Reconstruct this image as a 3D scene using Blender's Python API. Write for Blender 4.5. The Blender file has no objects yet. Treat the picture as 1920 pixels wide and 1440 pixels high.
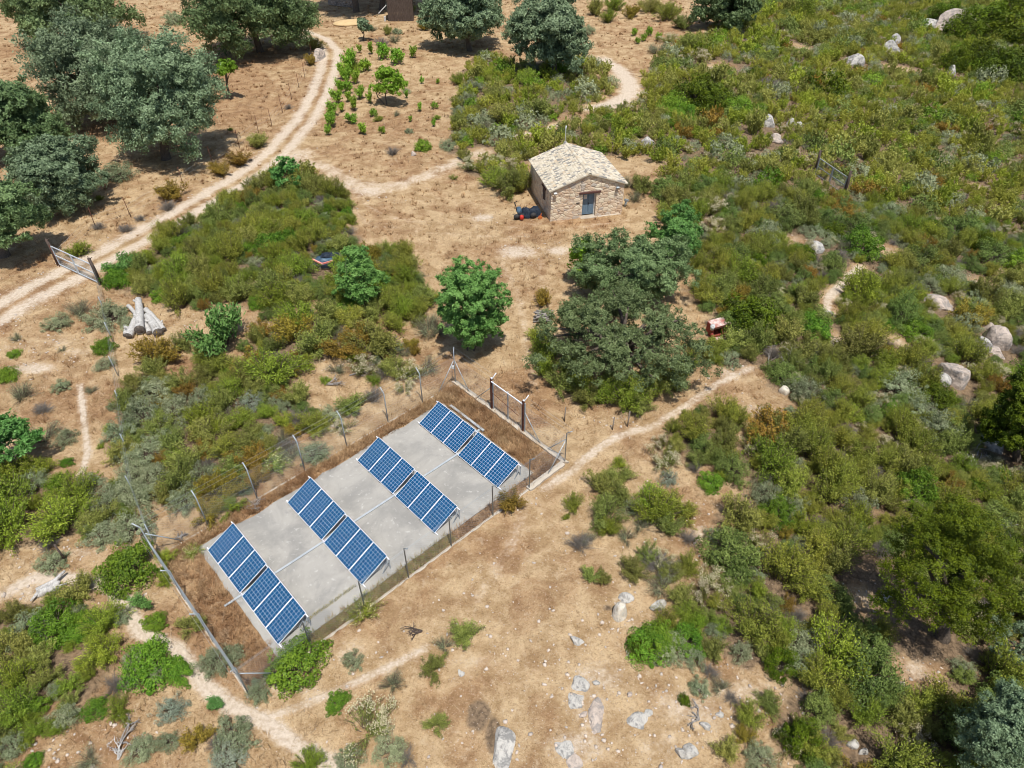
import bpy, math, random
import numpy as np
from mathutils import Vector, Matrix
R = math.radians
C = bpy.context.scene
COL = C.collection

# ------------------------------------------------------------------ camera, sky, sun, exposure
CAM_H, PITCH, FPX = 25.9, R(40.458), 1306.9
cam_d = bpy.data.cameras.new('camera'); cam = bpy.data.objects.new('camera', cam_d); COL.objects.link(cam)
cam.location = (0, 0, CAM_H); cam.rotation_euler = (R(90) - PITCH, 0, 0)
cam_d.sensor_width = 36; cam_d.lens = 36 * FPX / 1920; cam_d.clip_start = .5; cam_d.clip_end = 4000
C.camera = cam
SUN_EL = 71.0; SUN_AZ = math.atan2(.34, -.94)          # sun behind the camera, a little to the right
w = bpy.data.worlds.new("World"); C.world = w; w.use_nodes = True
bg = w.node_tree.nodes['Background']; sky = w.node_tree.nodes.new('ShaderNodeTexSky')
sky.sky_type = 'NISHITA'; sky.sun_disc = False; sky.sun_elevation = R(SUN_EL); sky.sun_rotation = SUN_AZ
w.node_tree.links.new(sky.outputs[0], bg.inputs[0]); bg.inputs[1].default_value = .11
sd = bpy.data.lights.new('sun', 'SUN'); sd.energy = 4.9; sd.angle = R(.53); sd.color = (1, .965, .90)
sun = bpy.data.objects.new('sun', sd); COL.objects.link(sun)
ce = math.cos(R(SUN_EL))
sv = Vector((math.sin(SUN_AZ) * ce, math.cos(SUN_AZ) * ce, math.sin(R(SUN_EL))))
sun.rotation_euler = sv.to_track_quat('Z', 'Y').to_euler(); sun.location = (20, -30, 80)
C.view_settings.view_transform = 'Standard'; C.view_settings.look = 'None'
C.view_settings.exposure = 0.0; C.view_settings.gamma = 1
C.cycles.pixel_filter_type = 'BLACKMAN_HARRIS'; C.cycles.filter_width = 1.0
C.cycles.max_bounces = 6; C.cycles.diffuse_bounces = 3; C.cycles.glossy_bounces = 2; C.cycles.transmission_bounces = 3

# ------------------------------------------------------------------ the lie of the land, and photo pixel -> ground point
def sstep(t):
    t = np.clip(t, 0, 1); return t * t * (3 - 2 * t)
YAW = R(-46.472); EV = np.array([math.cos(YAW), math.sin(YAW)]); NV = np.array([-EV[1], EV[0]]); O0 = np.array([-13.559, 18.814])
def ST(s, t, z=0): p = O0 + EV * s + NV * t; return Vector((p[0], p[1], z))
def st_of(x, y): dx, dy = x - O0[0], y - O0[1]; return dx * EV[0] + dy * EV[1], dx * NV[0] + dy * NV[1]
def gz(x, y):
    x = np.asarray(x, float); y = np.asarray(y, float)
    s, t = st_of(x, y)
    k = sstep((np.maximum(np.abs(s - 3) - 5.2, np.abs(t - 7) - 10) + .2) / 6)
    k2 = sstep((np.hypot(x - 6, y - 53) - 6) / 6)
    und = .10 * np.sin(x * .31 + 1.3 * np.sin(y * .17)) + .08 * np.sin(y * .43 + x * .13 + 1) + .035 * np.sin(x * 1.1 + y * .7) * np.sin(y * .9 - x * .4)
    return k * k2 * und - 4.0 * sstep((x - 9.5 - .2 * (y - 20)) / 34)
_c, _s = math.cos(PITCH), math.sin(PITCH)
def ray(px, py):
    u, v = (px - 960) / FPX, (720 - py) / FPX
    return np.array([u, _c + v * _s, -_s + v * _c])
def G(px, py, dz=0):
    d = ray(px, py); z = dz
    for _ in range(25):
        tt = (z - CAM_H) / d[2]; z = float(gz(d[0] * tt, d[1] * tt)) + dz
    return Vector((d[0] * tt, d[1] * tt, z))
def pj(x, y, z):
    dz = z - CAM_H; Z = y * _c - dz * _s; Y = y * _s + dz * _c
    return 960 + FPX * x / Z, 720 - FPX * Y / Z
def depth(p): return p[1] * _c - (p[2] - CAM_H) * _s
def at_depth_y(px, py, y):
    d = ray(px, py); t = y / d[1]; return Vector((d[0] * t, y, CAM_H + d[2] * t))

# ------------------------------------------------------------------ node helper, materials
def mat(name):
    m = bpy.data.materials.new(name); m.use_nodes = True; t = m.node_tree; t.nodes.clear()
    return m, t
def nd(t, typ, inp=None, **kw):
    n = t.nodes.new('ShaderNode' + typ)
    for k, v in kw.items(): setattr(n, k, v)
    for k, v in (inp or {}).items():
        s = n.inputs[k]
        if isinstance(v, bpy.types.NodeSocket): t.links.new(v, s)
        else: s.default_value = v
    return n
def mth(t, op, a, b=0.0, c=0.0, clamp=False):
    return nd(t, 'Math', {0: a, 1: b, 2: c}, operation=op, use_clamp=clamp).outputs[0]
def mix(t, f, a, b, bt='MIX'):
    n = nd(t, 'Mix', data_type='RGBA', blend_type=bt)
    for i, v in ((0, f), (6, a), (7, b)):
        if isinstance(v, bpy.types.NodeSocket): t.links.new(v, n.inputs[i])
        else: n.inputs[i].default_value = v if i == 0 else (*v, 1)[:4]
    return n.outputs[2]
def ramp(t, f, lo, hi):
    return nd(t, 'MapRange', {0: f, 1: lo, 2: hi, 3: 0.0, 4: 1.0}, interpolation_type='SMOOTHSTEP').outputs[0]
def noise(t, vec, scale, detail=3, rough=.55, dist=0):
    return nd(t, 'TexNoise', {'Vector': vec, 'Scale': scale, 'Detail': detail, 'Roughness': rough, 'Distortion': dist}).outputs[0]
def out(t, sh, disp=None):
    o = nd(t, 'OutputMaterial'); t.links.new(sh, o.inputs[0])
def princ(t, col, rough=.8, spec=.2, metal=0, normal=None):
    n = nd(t, 'BsdfPrincipled', {'Roughness': rough, 'Specular IOR Level': spec, 'Metallic': metal})
    if isinstance(col, bpy.types.NodeSocket): t.links.new(col, n.inputs['Base Color'])
    else: n.inputs['Base Color'].default_value = (*col, 1)[:4]
    if normal is not None: t.links.new(normal, n.inputs['Normal'])
    return n.outputs[0]
def bump(t, h, strength=.5, dist=.05):
    return nd(t, 'Bump', {'Height': h, 'Strength': strength, 'Distance': dist}).outputs[0]
def objco(t): return nd(t, 'TexCoord').outputs['Object']

def simple(name, a, b=None, scale=3, rough=.7, spec=.25, metal=0, bmp=.2, streak=None):
    m, t = mat(name); co = objco(t)
    if streak: co = nd(t, 'Mapping', {'Vector': co, 'Scale': streak}).outputs[0]
    n = noise(t, co, scale, 4, .6)
    col = mix(t, ramp(t, n, .35, .68), a, b or tuple(x * .7 for x in a))
    out(t, princ(t, col, rough, spec, metal, bump(t, n, bmp, .02))); return m

def leafmat(name, a, b, trans=.28, rough=.55, spec=.25, vary=.35, hue=.03):
    m, t = mat(name)
    tint = nd(t, 'Attribute', attribute_name='tint').outputs['Fac']
    rnd = nd(t, 'ObjectInfo').outputs['Random']
    col = mix(t, tint, a, b)
    v = mth(t, 'MULTIPLY_ADD', rnd, vary, 1 - vary / 2)
    h = mth(t, 'MULTIPLY_ADD', mth(t, 'FRACT', mth(t, 'MULTIPLY', rnd, 7.31)), hue, .5 - hue / 2)
    col = nd(t, 'HueSaturation', {'Hue': h, 'Saturation': 1.0, 'Value': v, 'Color': col}).outputs[0]
    p = princ(t, col, rough, spec)
    tr = nd(t, 'BsdfTranslucent', {0: col}).outputs[0]
    out(t, nd(t, 'MixShader', {0: trans, 1: p, 2: tr}).outputs[0]); return m

def ground_colour(t):
    """dry grass, bare sandy soil, dead leaves darkened like shaded gaps; the painted attributes say where each lies"""
    co = objco(t)
    A = lambda n: nd(t, 'Attribute', attribute_name=n).outputs['Fac']
    n1 = noise(t, co, .16, 3, .6, .4); n2 = noise(t, co, .9, 4, .65, .3); n3 = noise(t, co, 6.0, 4, .7); n4 = noise(t, co, 24, 3, .7); n5 = noise(t, nd(t, 'Mapping', {'Vector': co, 'Scale': (1, 1.15, 1), 'Rotation': (0, 0, .7)}).outputs[0], 8, 4, .78, .4)
    straw = mix(t, ramp(t, n2, .36, .64), (.36, .24, .125), (.53, .385, .225))
    brown = mix(t, ramp(t, n2, .36, .64), (.25, .142, .072), (.395, .25, .132))
    bf = mth(t, 'ADD', mth(t, 'MULTIPLY', n1, 1.1), mth(t, 'MULTIPLY', A('brown'), .42))
    bf = mth(t, 'ADD', bf, mth(t, 'MULTIPLY_ADD', noise(t, co, .5, 4, .7, .8), 1.0, -.5))
    col = mix(t, ramp(t, bf, .46, .80), straw, brown)
    # thatch: dark flecks and pale straws
    n6 = noise(t, co, 2.3, 5, .75, .6)
    col = mix(t, mth(t, 'MULTIPLY', ramp(t, n6, .53, .70), .34), col, (.25, .15, .08))
    col = mix(t, mth(t, 'MULTIPLY', ramp(t, n6, .46, .32), .40), col, (.57, .45, .31))
    fl = ramp(t, mth(t, 'ADD', mth(t, 'MULTIPLY', n5, .6), mth(t, 'MULTIPLY', n4, .4)), .50, .62)
    col = mix(t, mth(t, 'MULTIPLY', fl, .60), col, (.17, .10, .05))
    pl_ = ramp(t, mth(t, 'ADD', mth(t, 'MULTIPLY', n5, .5), mth(t, 'MULTIPLY', n4, .5)), .46, .37)
    col = mix(t, mth(t, 'MULTIPLY', pl_, .55), col, (.60, .48, .35))
    # dead leaves under the scrub, darkened to paint the shade between bushes
    lf = ramp(t, mth(t, 'ADD', A('litter_shade'), mth(t, 'MULTIPLY_ADD', n2, 1.0, -.5)), .35, .75)
    lit = mix(t, ramp(t, n3, .35, .65), (.13, .092, .06), (.27, .19, .12))
    col = mix(t, lf, col, lit)
    # green weeds
    wf = ramp(t, mth(t, 'ADD', A('weed'), mth(t, 'MULTIPLY_ADD', n3, 1.0, -.5)), .4, .75)
    col = mix(t, wf, col, (.23, .25, .07))
    # bare pale soil
    d = mth(t, 'ADD', A('dust'), mth(t, 'ADD', mth(t, 'MULTIPLY_ADD', n2, 1.0, -.5), mth(t, 'ADD', mth(t, 'MULTIPLY_ADD', n3, .7, -.35), mth(t, 'MULTIPLY_ADD', n4, .5, -.25))))
    soil = mix(t, ramp(t, n3, .3, .7), (.50, .40, .30), (.66, .56, .45))
    soil = mix(t, mth(t, 'MULTIPLY', ramp(t, n4, .55, .7), .35), soil, (.42, .30, .21))
    col = mix(t, ramp(t, d, .30, .95), col, soil)
    return col, n3, n4
def ground_mat():
    m, t = mat('dry_ground'); col, n3, n4 = ground_colour(t)
    h = mth(t, 'ADD', mth(t, 'MULTIPLY', n3, .7), mth(t, 'MULTIPLY', n4, .4))
    out(t, princ(t, col, .95, .05, 0, bump(t, h, .9, .08))); return m
def grass_mat():
    m, t = mat('dry_grass'); col, n3, n4 = ground_colour(t)
    ti = nd(t, 'Attribute', attribute_name='tint').outputs['Fac']
    col = nd(t, 'HueSaturation', {'Hue': .5, 'Saturation': 1.0, 'Value': mth(t, 'MULTIPLY_ADD', ti, .95, .55), 'Color': col}).outputs[0]
    p = princ(t, col, .8, .1); tr = nd(t, 'BsdfTranslucent', {0: col}).outputs[0]
    out(t, nd(t, 'MixShader', {0: .3, 1: p, 2: tr}).outputs[0]); return m
GROUND = ground_mat(); GRASS = grass_mat()

def concrete_mat(name, a=(.38, .36, .325), b=(.265, .255, .235)):
    m, t = mat(name); co = objco(t)
    n1 = noise(t, co, .55, 5, .65, .5); n2 = noise(t, co, 5, 4, .7); n3 = noise(t, co, 40, 2)
    col = mix(t, ramp(t, n1, .35, .68), a, b)
    col = mix(t, mth(t, 'MULTIPLY', ramp(t, noise(t, co, 1.3, 5, .7, 1.2), .56, .70), .55), col, (.27, .26, .245))
    col = mix(t, mth(t, 'MULTIPLY', ramp(t, n2, .58, .72), .5), col, (.60, .575, .535))
    out(t, princ(t, col, .9, .15, 0, bump(t, mth(t, 'ADD', n2, n3), .25, .01))); return m
CONCRETE = concrete_mat('weathered_concrete'); KERB = concrete_mat('pale_concrete', (.52, .46, .38), (.42, .35, .27))
GALV = simple('galvanised_steel', (.48, .52, .55), (.36, .40, .43), 9, .45, .5, .35, .1)
GALV2 = simple('bright_galvanised_pipe', (.62, .66, .70), (.50, .54, .58), 9, .45, .5, .2, .1)
DULL = simple('dull_grey_steel', (.33, .37, .39), (.24, .27, .29), 9, .55, .4, .3, .1)
WHITEAL = simple('white_aluminium', (.80, .81, .84), (.70, .72, .76), 8, .4, .5, .0, .05)
DUCT = simple('pale_plastic_duct', (.43, .46, .48), (.36, .39, .41), 4, .5, .4, 0, .05)
BLACK = simple('black_rubber', (.03, .03, .035), (.06, .055, .05), 20, .7, .3)
RUST = simple('rusted_iron', (.16, .062, .038), (.085, .038, .03), 14, .85, .15, 0, .5)
REDRUST = simple('rusted_red_paint', (.36, .075, .055), (.20, .055, .04), 6, .7, .25, 0, .4)
PINKRUST = simple('pale_patched_red_paint', (.66, .52, .47), (.36, .12, .09), 2.2, .7, .25, 0, .4)  # red paint with random pale patches
REDPL = simple('red_plastic', (.62, .035, .02), (.45, .03, .02), 5, .4, .5)
PINKPL = simple('faded_red_strip', (.72, .16, .14), (.78, .42, .33), 6, .5, .4)
ORANGEP = simple('orange_paint', (.62, .17, .05), (.45, .13, .05), 6, .6, .3)
TARP = simple('navy_tarpaulin', (.010, .016, .030), (.028, .040, .058), 5, .75, .25, 0, .8)
TARPL = simple('slate_blue_sheet', (.075, .135, .20), (.035, .07, .11), 4, .5, .5, 0, .4)
OLDWOOD = simple('weathered_wood', (.30, .255, .21), (.15, .12, .10), 3, .9, .1, 0, .6, (8, 8, 1))
DARKWOOD = simple('dark_old_wood', (.075, .055, .045), (.13, .10, .085), 3, .9, .1, 0, .6, (8, 8, 1))
GREYLOG = simple('bleached_log', (.56, .54, .51), (.36, .34, .32), 2.2, .9, .1, 0, .8, (6, 6, 1))
LOGEND = simple('log_cut_end', (.10, .085, .075), (.20, .17, .145), 6, .95, .05)
DEADW = simple('dead_grey_wood', (.36, .33, .30), (.20, .18, .165), 5, .95, .05)
BARK = simple('grey_oak_bark', (.16, .13, .105), (.085, .068, .055), 6, .95, .05, 0, .8, (4, 4, 1))
TWIG = simple('shrub_twig', (.20, .155, .12), (.12, .09, .07), 8, .95, .05)
DOORP = simple('blue_grey_door_paint', (.16, .245, .33), (.12, .19, .26), 3, .5, .4, 0, .1, (6, 6, 1))
WHITEP = simple('whitewashed_frame', (.66, .66, .64), (.5, .5, .48), 5, .8, .2)
LINTELW = simple('lintel_timber', (.14, .068, .055), (.085, .045, .04), 4, .85, .15, 0, .5, (1, 8, 8))
PAPER = simple('paper_notice', (.66, .60, .52), (.56, .50, .44), 12, .8, .1)
SAND = simple('yellow_sand', (.62, .45, .24), (.54, .39, .21), 2, .95, .05)

def stone_mat():
    m, t = mat('pink_granite_masonry'); co = objco(t)
    wob = nd(t, 'TexNoise', {'Vector': co, 'Scale': 3.0, 'Detail': 2}).outputs['Color']
    v = nd(t, 'VectorMath', {0: wob, 1: (.22, .22, .22)}, operation='MULTIPLY').outputs[0]
    v = nd(t, 'VectorMath', {0: co, 1: v}, operation='ADD').outputs[0]
    v = nd(t, 'Mapping', {'Vector': v, 'Scale': (1, 1, 1.55)}).outputs[0]
    e = nd(t, 'TexVoronoi', {'Vector': v, 'Scale': 2.5, 'Randomness': .95}, feature='DISTANCE_TO_EDGE').outputs['Distance']
    cc = nd(t, 'TexVoronoi', {'Vector': v, 'Scale': 2.5, 'Randomness': .95}).outputs['Color']
    sep = nd(t, 'SeparateColor', {0: cc})
    col = mix(t, sep.outputs[0], (.74, .56, .39), (.84, .74, .56))
    col = mix(t, mth(t, 'MULTIPLY', ramp(t, sep.outputs[1], .55, .9), .8), col, (.60, .42, .28))
    col = mix(t, mth(t, 'MULTIPLY', ramp(t, sep.outputs[2], .75, .95), .7), col, (.44, .41, .38))
    n = noise(t, co, 9, 4, .7); col = mix(t, mth(t, 'MULTIPLY', n, .22), col, (.45, .34, .27))
    ef = ramp(t, e, .008, .05)
    mort = mix(t, ramp(t, noise(t, co, 2.4, 2), .30, .5), (.30, .21, .155), (.64, .53, .43))
    col = mix(t, ef, mort, col)
    hh = mth(t, 'ADD', mth(t, 'MULTIPLY', ramp(t, e, 0, .16), 1.0), mth(t, 'MULTIPLY', n, .25))
    out(t, princ(t, col, .9, .1, 0, bump(t, hh, .7, .06))); return m
STONE = stone_mat()
def tile_mat():
    m, t = mat('old_clay_tile'); ti = nd(t, 'Attribute', attribute_name='tint').outputs['Fac']
    r = nd(t, 'ValToRGB', {0: ti}); cr = r.color_ramp; cr.interpolation = 'CONSTANT'
    cols = [(0, (.60, .53, .41)), (.30, (.50, .43, .325)), (.50, (.25, .235, .215)), (.64, (.62, .56, .45)), (.82, (.38, .345, .295)), (.92, (.55, .44, .31))]
    cr.elements[0].color = (*cols[0][1], 1); cr.elements[1].position = cols[1][0]; cr.elements[1].color = (*cols[1][1], 1)
    for p, c in cols[2:]: e = cr.elements.new(p); e.color = (*c, 1)
    n = noise(t, objco(t), 7, 4, .7)
    col = mix(t, mth(t, 'MULTIPLY', ramp(t, n, .45, .7), .45), r.outputs[0], (.34, .32, .29))
    out(t, princ(t, col, .85, .15)); return m
TILE = tile_mat()
def pv_mat():
    m, t = mat('blue_photovoltaic_cells'); uv = nd(t, 'UVMap', uv_map='UVMap').outputs[0]
    s = nd(t, 'SeparateXYZ', {0: uv})
    def line(u, n, wd):
        f = mth(t, 'FRACT', mth(t, 'MULTIPLY', u, n)); d = mth(t, 'ABSOLUTE', mth(t, 'SUBTRACT', f, .5)); return mth(t, 'GREATER_THAN', d, .5 - wd)
    g = mth(t, 'MAXIMUM', line(s.outputs[0], 6, .033), line(s.outputs[1], 10, .033))
    cell = nd(t, 'TexWhiteNoise', {0: nd(t, 'VectorMath', {0: nd(t, 'VectorMath', {0: uv, 1: (6, 10, 1)}, operation='MULTIPLY').outputs[0]}, operation='FLOOR').outputs[0]}, noise_dimensions='3D').outputs[0]
    nn = noise(t, objco(t), 22, 3, .7)
    blue = mix(t, mth(t, 'MULTIPLY_ADD', cell, .55, mth(t, 'MULTIPLY', nn, .45)), (.003, .048, .125), (.008, .082, .20))
    col = mix(t, g, blue, (.42, .52, .66))
    n = nd(t, 'BsdfPrincipled', {'Roughness': .16, 'Specular IOR Level': .5, 'Base Color': col})
    out(t, n.outputs[0]); return m
PV = pv_mat()
def rock_mat(name, a, b, lich=(.16, .165, .165)):
    m, t = mat(name); co = objco(t); n1 = noise(t, co, 2.2, 5, .7, .6); n2 = noise(t, co, 11, 4, .7)
    col = mix(t, ramp(t, n1, .35, .65), a, b)
    col = mix(t, mth(t, 'MULTIPLY', ramp(t, mth(t, 'ADD', n1, mth(t, 'MULTIPLY', n2, .4)), .66, .80), .75), col, lich)
    vo = nd(t, 'TexVoronoi', {'Vector': co, 'Scale': 2.1}, feature='DISTANCE_TO_EDGE').outputs['Distance']
    col = mix(t, mth(t, 'MULTIPLY', mth(t, 'SUBTRACT', 1.0, ramp(t, vo, .0, .02)), .22), col, (.2, .17, .15))
    out(t, princ(t, col, .92, .1, 0, bump(t, mth(t, 'ADD', n1, n2), .7, .08))); return m
ROCKG = rock_mat('grey_lichen_granite', (.55, .52, .47), (.42, .40, .37), (.20, .195, .185))
ROCKP = rock_mat('pinkish_granite', (.55, .46, .39), (.42, .34, .285), (.27, .255, .24))
ROCKW = rock_mat('pale_cream_rock', (.72, .63, .50), (.66, .66, .62), (.50, .40, .28))
STONEY = simple('field_stones', (.62, .52, .43), (.42, .36, .31), 1.3, .95, .1)

# leaf colours: a / b are two leaf tones, spread to paint gap shade and highlights
OAK = leafmat('holm_oak_leaf', (.042, .085, .035), (.38, .49, .28), .2)
OAKD = leafmat('dark_oak_leaf', (.03, .065, .018), (.29, .39, .16), .2)
OAKM = leafmat('olive_oak_leaf', (.048, .085, .022), (.335, .43, .185), .22)
ASH = leafmat('bright_green_leaf', (.075, .20, .04), (.25, .44, .12), .28)
FIG = leafmat('fruit_tree_leaf', (.15, .29, .022), (.33, .52, .06), .34)
ROCKROSE = leafmat('rockrose_leaf', (.085, .115, .020), (.43, .45, .11), .27, vary=.5, hue=.05)
HEATH = leafmat('heath_leaf', (.085, .145, .012), (.43, .51, .06), .27, vary=.45, hue=.035)
LENTISK = leafmat('lentisk_leaf', (.045, .125, .010), (.25, .40, .035), .25, .55, .25, vary=.4)
DEEP = leafmat('dark_evergreen_leaf', (.008, .030, .002), (.160, .220, .009), .08, .6, .2, vary=.3)
JUNI = leafmat('juniper_leaf', (.115, .150, .062), (.45, .49, .29), .22, vary=.35)
SILV = leafmat('silver_sage_leaf', (.22, .27, .185), (.40, .44, .33), .2, vary=.2)
ORNG = leafmat('rusty_shrub_leaf', (.20, .165, .028), (.42, .28, .045), .28, vary=.4, hue=.04)
BROOM = leafmat('broom_leaf', (.10, .135, .016), (.49, .50, .08), .27, vary=.4, hue=.03)
PHIL = leafmat('phillyrea_leaf', (.05, .090, .018), (.29, .37, .09), .24, vary=.4, hue=.03)
CREAM = leafmat('dry_cream_flower', (.46, .40, .24), (.68, .61, .42), .2, vary=.2)
YELF = leafmat('yellow_flower', (.60, .52, .20), (.70, .66, .38), .2, vary=.2)
GREYT = simple('dead_grey_twigs', (.27, .245, .215), (.17, .15, .13), 6, .95, .05)

# ------------------------------------------------------------------ object helpers
def tag(o, label=None, cat=None, group=None, kind=None):
    for k, v in (('label', label), ('category', cat), ('group', group), ('kind', kind)):
        if v: o[k] = v
    return o
def empty(name, loc, rz=0, label=None, cat=None, group=None):
    o = bpy.data.objects.new(name, None); COL.objects.link(o); o.location = loc; o.rotation_euler = (0, 0, rz); o.empty_display_size = .3
    return tag(o, label, cat, group)
def npmesh(name, V, quads=None, tris=None, mats=(), midx=None, tint=None, attrs=None, smooth=False, uv=None):
    V = np.asarray(V, np.float32); me = bpy.data.meshes.new(name)
    q = np.zeros((0, 4), np.int32) if quads is None else np.asarray(quads, np.int32)
    r = np.zeros((0, 3), np.int32) if tris is None else np.asarray(tris, np.int32)
    nf = len(q) + len(r); loops = np.concatenate([q.ravel(), r.ravel()])
    me.vertices.add(len(V)); me.vertices.foreach_set('co', V.ravel())
    me.loops.add(len(loops)); me.loops.foreach_set('vertex_index', loops)
    me.polygons.add(nf)
    ls = np.concatenate([np.arange(len(q)) * 4, len(q) * 4 + np.arange(len(r)) * 3]).astype(np.int32)
    me.polygons.foreach_set('loop_start', ls)
    if midx is not None: me.polygons.foreach_set('material_index', np.asarray(midx, np.int32))
    if smooth: me.polygons.foreach_set('use_smooth', np.ones(nf, bool))
    if tint is not None:
        a = me.attributes.new('tint', 'FLOAT', 'FACE'); a.data.foreach_set('value', np.asarray(tint, np.float32))
    for k, v in (attrs or {}).items():
        a = me.attributes.new(k, 'FLOAT', 'POINT'); a.data.foreach_set('value', np.asarray(v, np.float32))
    for m in mats: me.materials.append(m)
    me.update(calc_edges=True); me.validate(); return me
class MB:
    """collects solids; build() links them as one mesh object"""
    def __init__(s): s.v = []; s.f = []; s.m = []; s.t = []; s.sm = []
    def add(s, V, F, mi=0, tint=0., smooth=False):
        b = len(s.v); s.v += [tuple(p) for p in V]
        for f in F: s.f.append([i + b for i in f]); s.m.append(mi); s.t.append(tint); s.sm.append(smooth)
    def box(s, c, d, M=None, mi=0, tint=0., bev=0.):
        x, y, z = d[0] / 2, d[1] / 2, d[2] / 2; c = Vector(c)
        if bev <= 0:
            P = [Vector((a * x, b * y, e * z)) for e in (-1, 1) for b in (-1, 1) for a in (-1, 1)]
            F = [(0, 2, 3, 1), (4, 5, 7, 6), (0, 1, 5, 4), (2, 6, 7, 3), (0, 4, 6, 2), (1, 3, 7, 5)]
        else:
            k = bev; P = []; F = []
            prof = [(x - k, y - k, -z), (x, y, -z + k), (x, y, z - k), (x - k, y - k, z)]
            for px_, py_, pz in prof: P += [Vector((a * px_, b * py_, pz)) for a, b in ((-1, -1), (1, -1), (1, 1), (-1, 1))]
            for r in range(3):
                for i in range(4): F.append((r * 4 + i, r * 4 + (i + 1) % 4, r * 4 + 4 + (i + 1) % 4, r * 4 + 4 + i))
            F += [(3, 2, 1, 0), (12, 13, 14, 15)]
        P = [(M @ p if M is not None else p) + c for p in P]; s.add(P, F, mi, tint); return s
    def tube(s, pts, rad, n=6, mi=0, tint=0., cap=True, smooth=True):
        pts = [Vector(p) for p in pts]; rr = rad if hasattr(rad, '__len__') else [rad] * len(pts); V = []; F = []; N = len(pts)
        for i, p in enumerate(pts):
            d = (pts[min(i + 1, N - 1)] - pts[max(i - 1, 0)]).normalized(); a = Vector((0, 0, 1)) if abs(d.z) < .9 else Vector((1, 0, 0))
            u = d.cross(a).normalized(); v = d.cross(u)
            V += [p + (u * math.cos(k * 2 * math.pi / n) + v * math.sin(k * 2 * math.pi / n)) * rr[i] for k in range(n)]
        for i in range(N - 1):
            for k in range(n): F.append((i * n + k, i * n + (k + 1) % n, i * n + n + (k + 1) % n, i * n + n + k))
        if cap: F += [tuple(range(n))[::-1], tuple(range((N - 1) * n, N * n))]
        s.add(V, F, mi, tint, smooth); return s
    def bar(s, a, b, wd, ht=None, mi=0):
        """a square bar from a to b"""
        a, b = Vector(a), Vector(b); d = b - a; L = d.length; d.normalize(); up = Vector((0, 0, 1)) if abs(d.z) < .95 else Vector((1, 0, 0))
        y = up.cross(d).normalized(); z = d.cross(y); M = Matrix((d, y, z)).transposed()
        return s.box((a + b) / 2, (L, wd, ht or wd), M, mi)
    def build(s, name, mats, parent=None, loc=None, rz=None, tint=False):
        me = bpy.data.meshes.new(name); me.from_pydata(s.v, [], s.f)
        for m in (mats if isinstance(mats, (list, tuple)) else [mats]): me.materials.append(m)
        me.polygons.foreach_set('material_index', s.m); me.polygons.foreach_set('use_smooth', s.sm)
        if tint: a = me.attributes.new('tint', 'FLOAT', 'FACE'); a.data.foreach_set('value', s.t)
        me.update(); o = bpy.data.objects.new(name, me); COL.objects.link(o)
        if parent: o.parent = parent
        if loc is not None: o.location = loc
        if rz is not None: o.rotation_euler = (0, 0, rz)
        return o
def link(name, me, parent=None, loc=None):
    o = bpy.data.objects.new(name, me); COL.objects.link(o)
    if parent: o.parent = parent
    if loc is not None: o.location = loc
    return o
def copy_tree(o, parent=None):
    c = o.copy(); COL.objects.link(c); c.parent = parent
    for ch in list(o.children): copy_tree(ch, c)
    return c

# ------------------------------------------------------------------ where soil, brown grass and dead leaves with painted shade lie
def W2(pts): return np.array([G(a, b)[:2] for a, b in pts])
TRACK = W2([(-140, 650), (-20, 598), (60, 550), (150, 505), (250, 452), (330, 408), (400, 368), (470, 325), (522, 284), (570, 228), (598, 180), (616, 130), (620, 96), (600, 74), (560, 60)])
PATHS = [  # name, centre line in the photo, half width (m), paleness
 ('footpath', [(0, 1118), (60, 1085), (120, 1083), (195, 1095), (235, 1130), (262, 1185), (330, 1215), (375, 1275), (430, 1325), (490, 1350), (560, 1402), (640, 1445), (700, 1490)], .34, .95),
 ('footpath', [(490, 1350), (570, 1322), (650, 1287), (740, 1246), (800, 1214)], .22, .7),
 ('footpath', [(150, 722), (158, 790), (165, 850), (150, 895)], .22, .85),
 ('footpath', [(1020, 915), (1070, 885), (1115, 845), (1165, 815), (1225, 800), (1300, 752), (1352, 716), (1410, 690)], .30, .72),
 ('footpath', [(1130, 112), (1160, 130), (1183, 160), (1180, 178), (1150, 195), (1115, 205)], 1.15, 1.0),
 ('footpath', [(965, 256), (1010, 246), (1055, 232)], .4, .75),
 ('footpath', [(540, 300), (600, 310), (660, 345), (740, 352), (800, 330), (850, 308), (905, 285)], .95, .62),
 ('footpath', [(1612, 500), (1580, 532), (1552, 560), (1550, 590)], .38, .9),
]
PW = [(n, W2(p), hw, st) for n, p, hw, st in PATHS]
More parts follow.
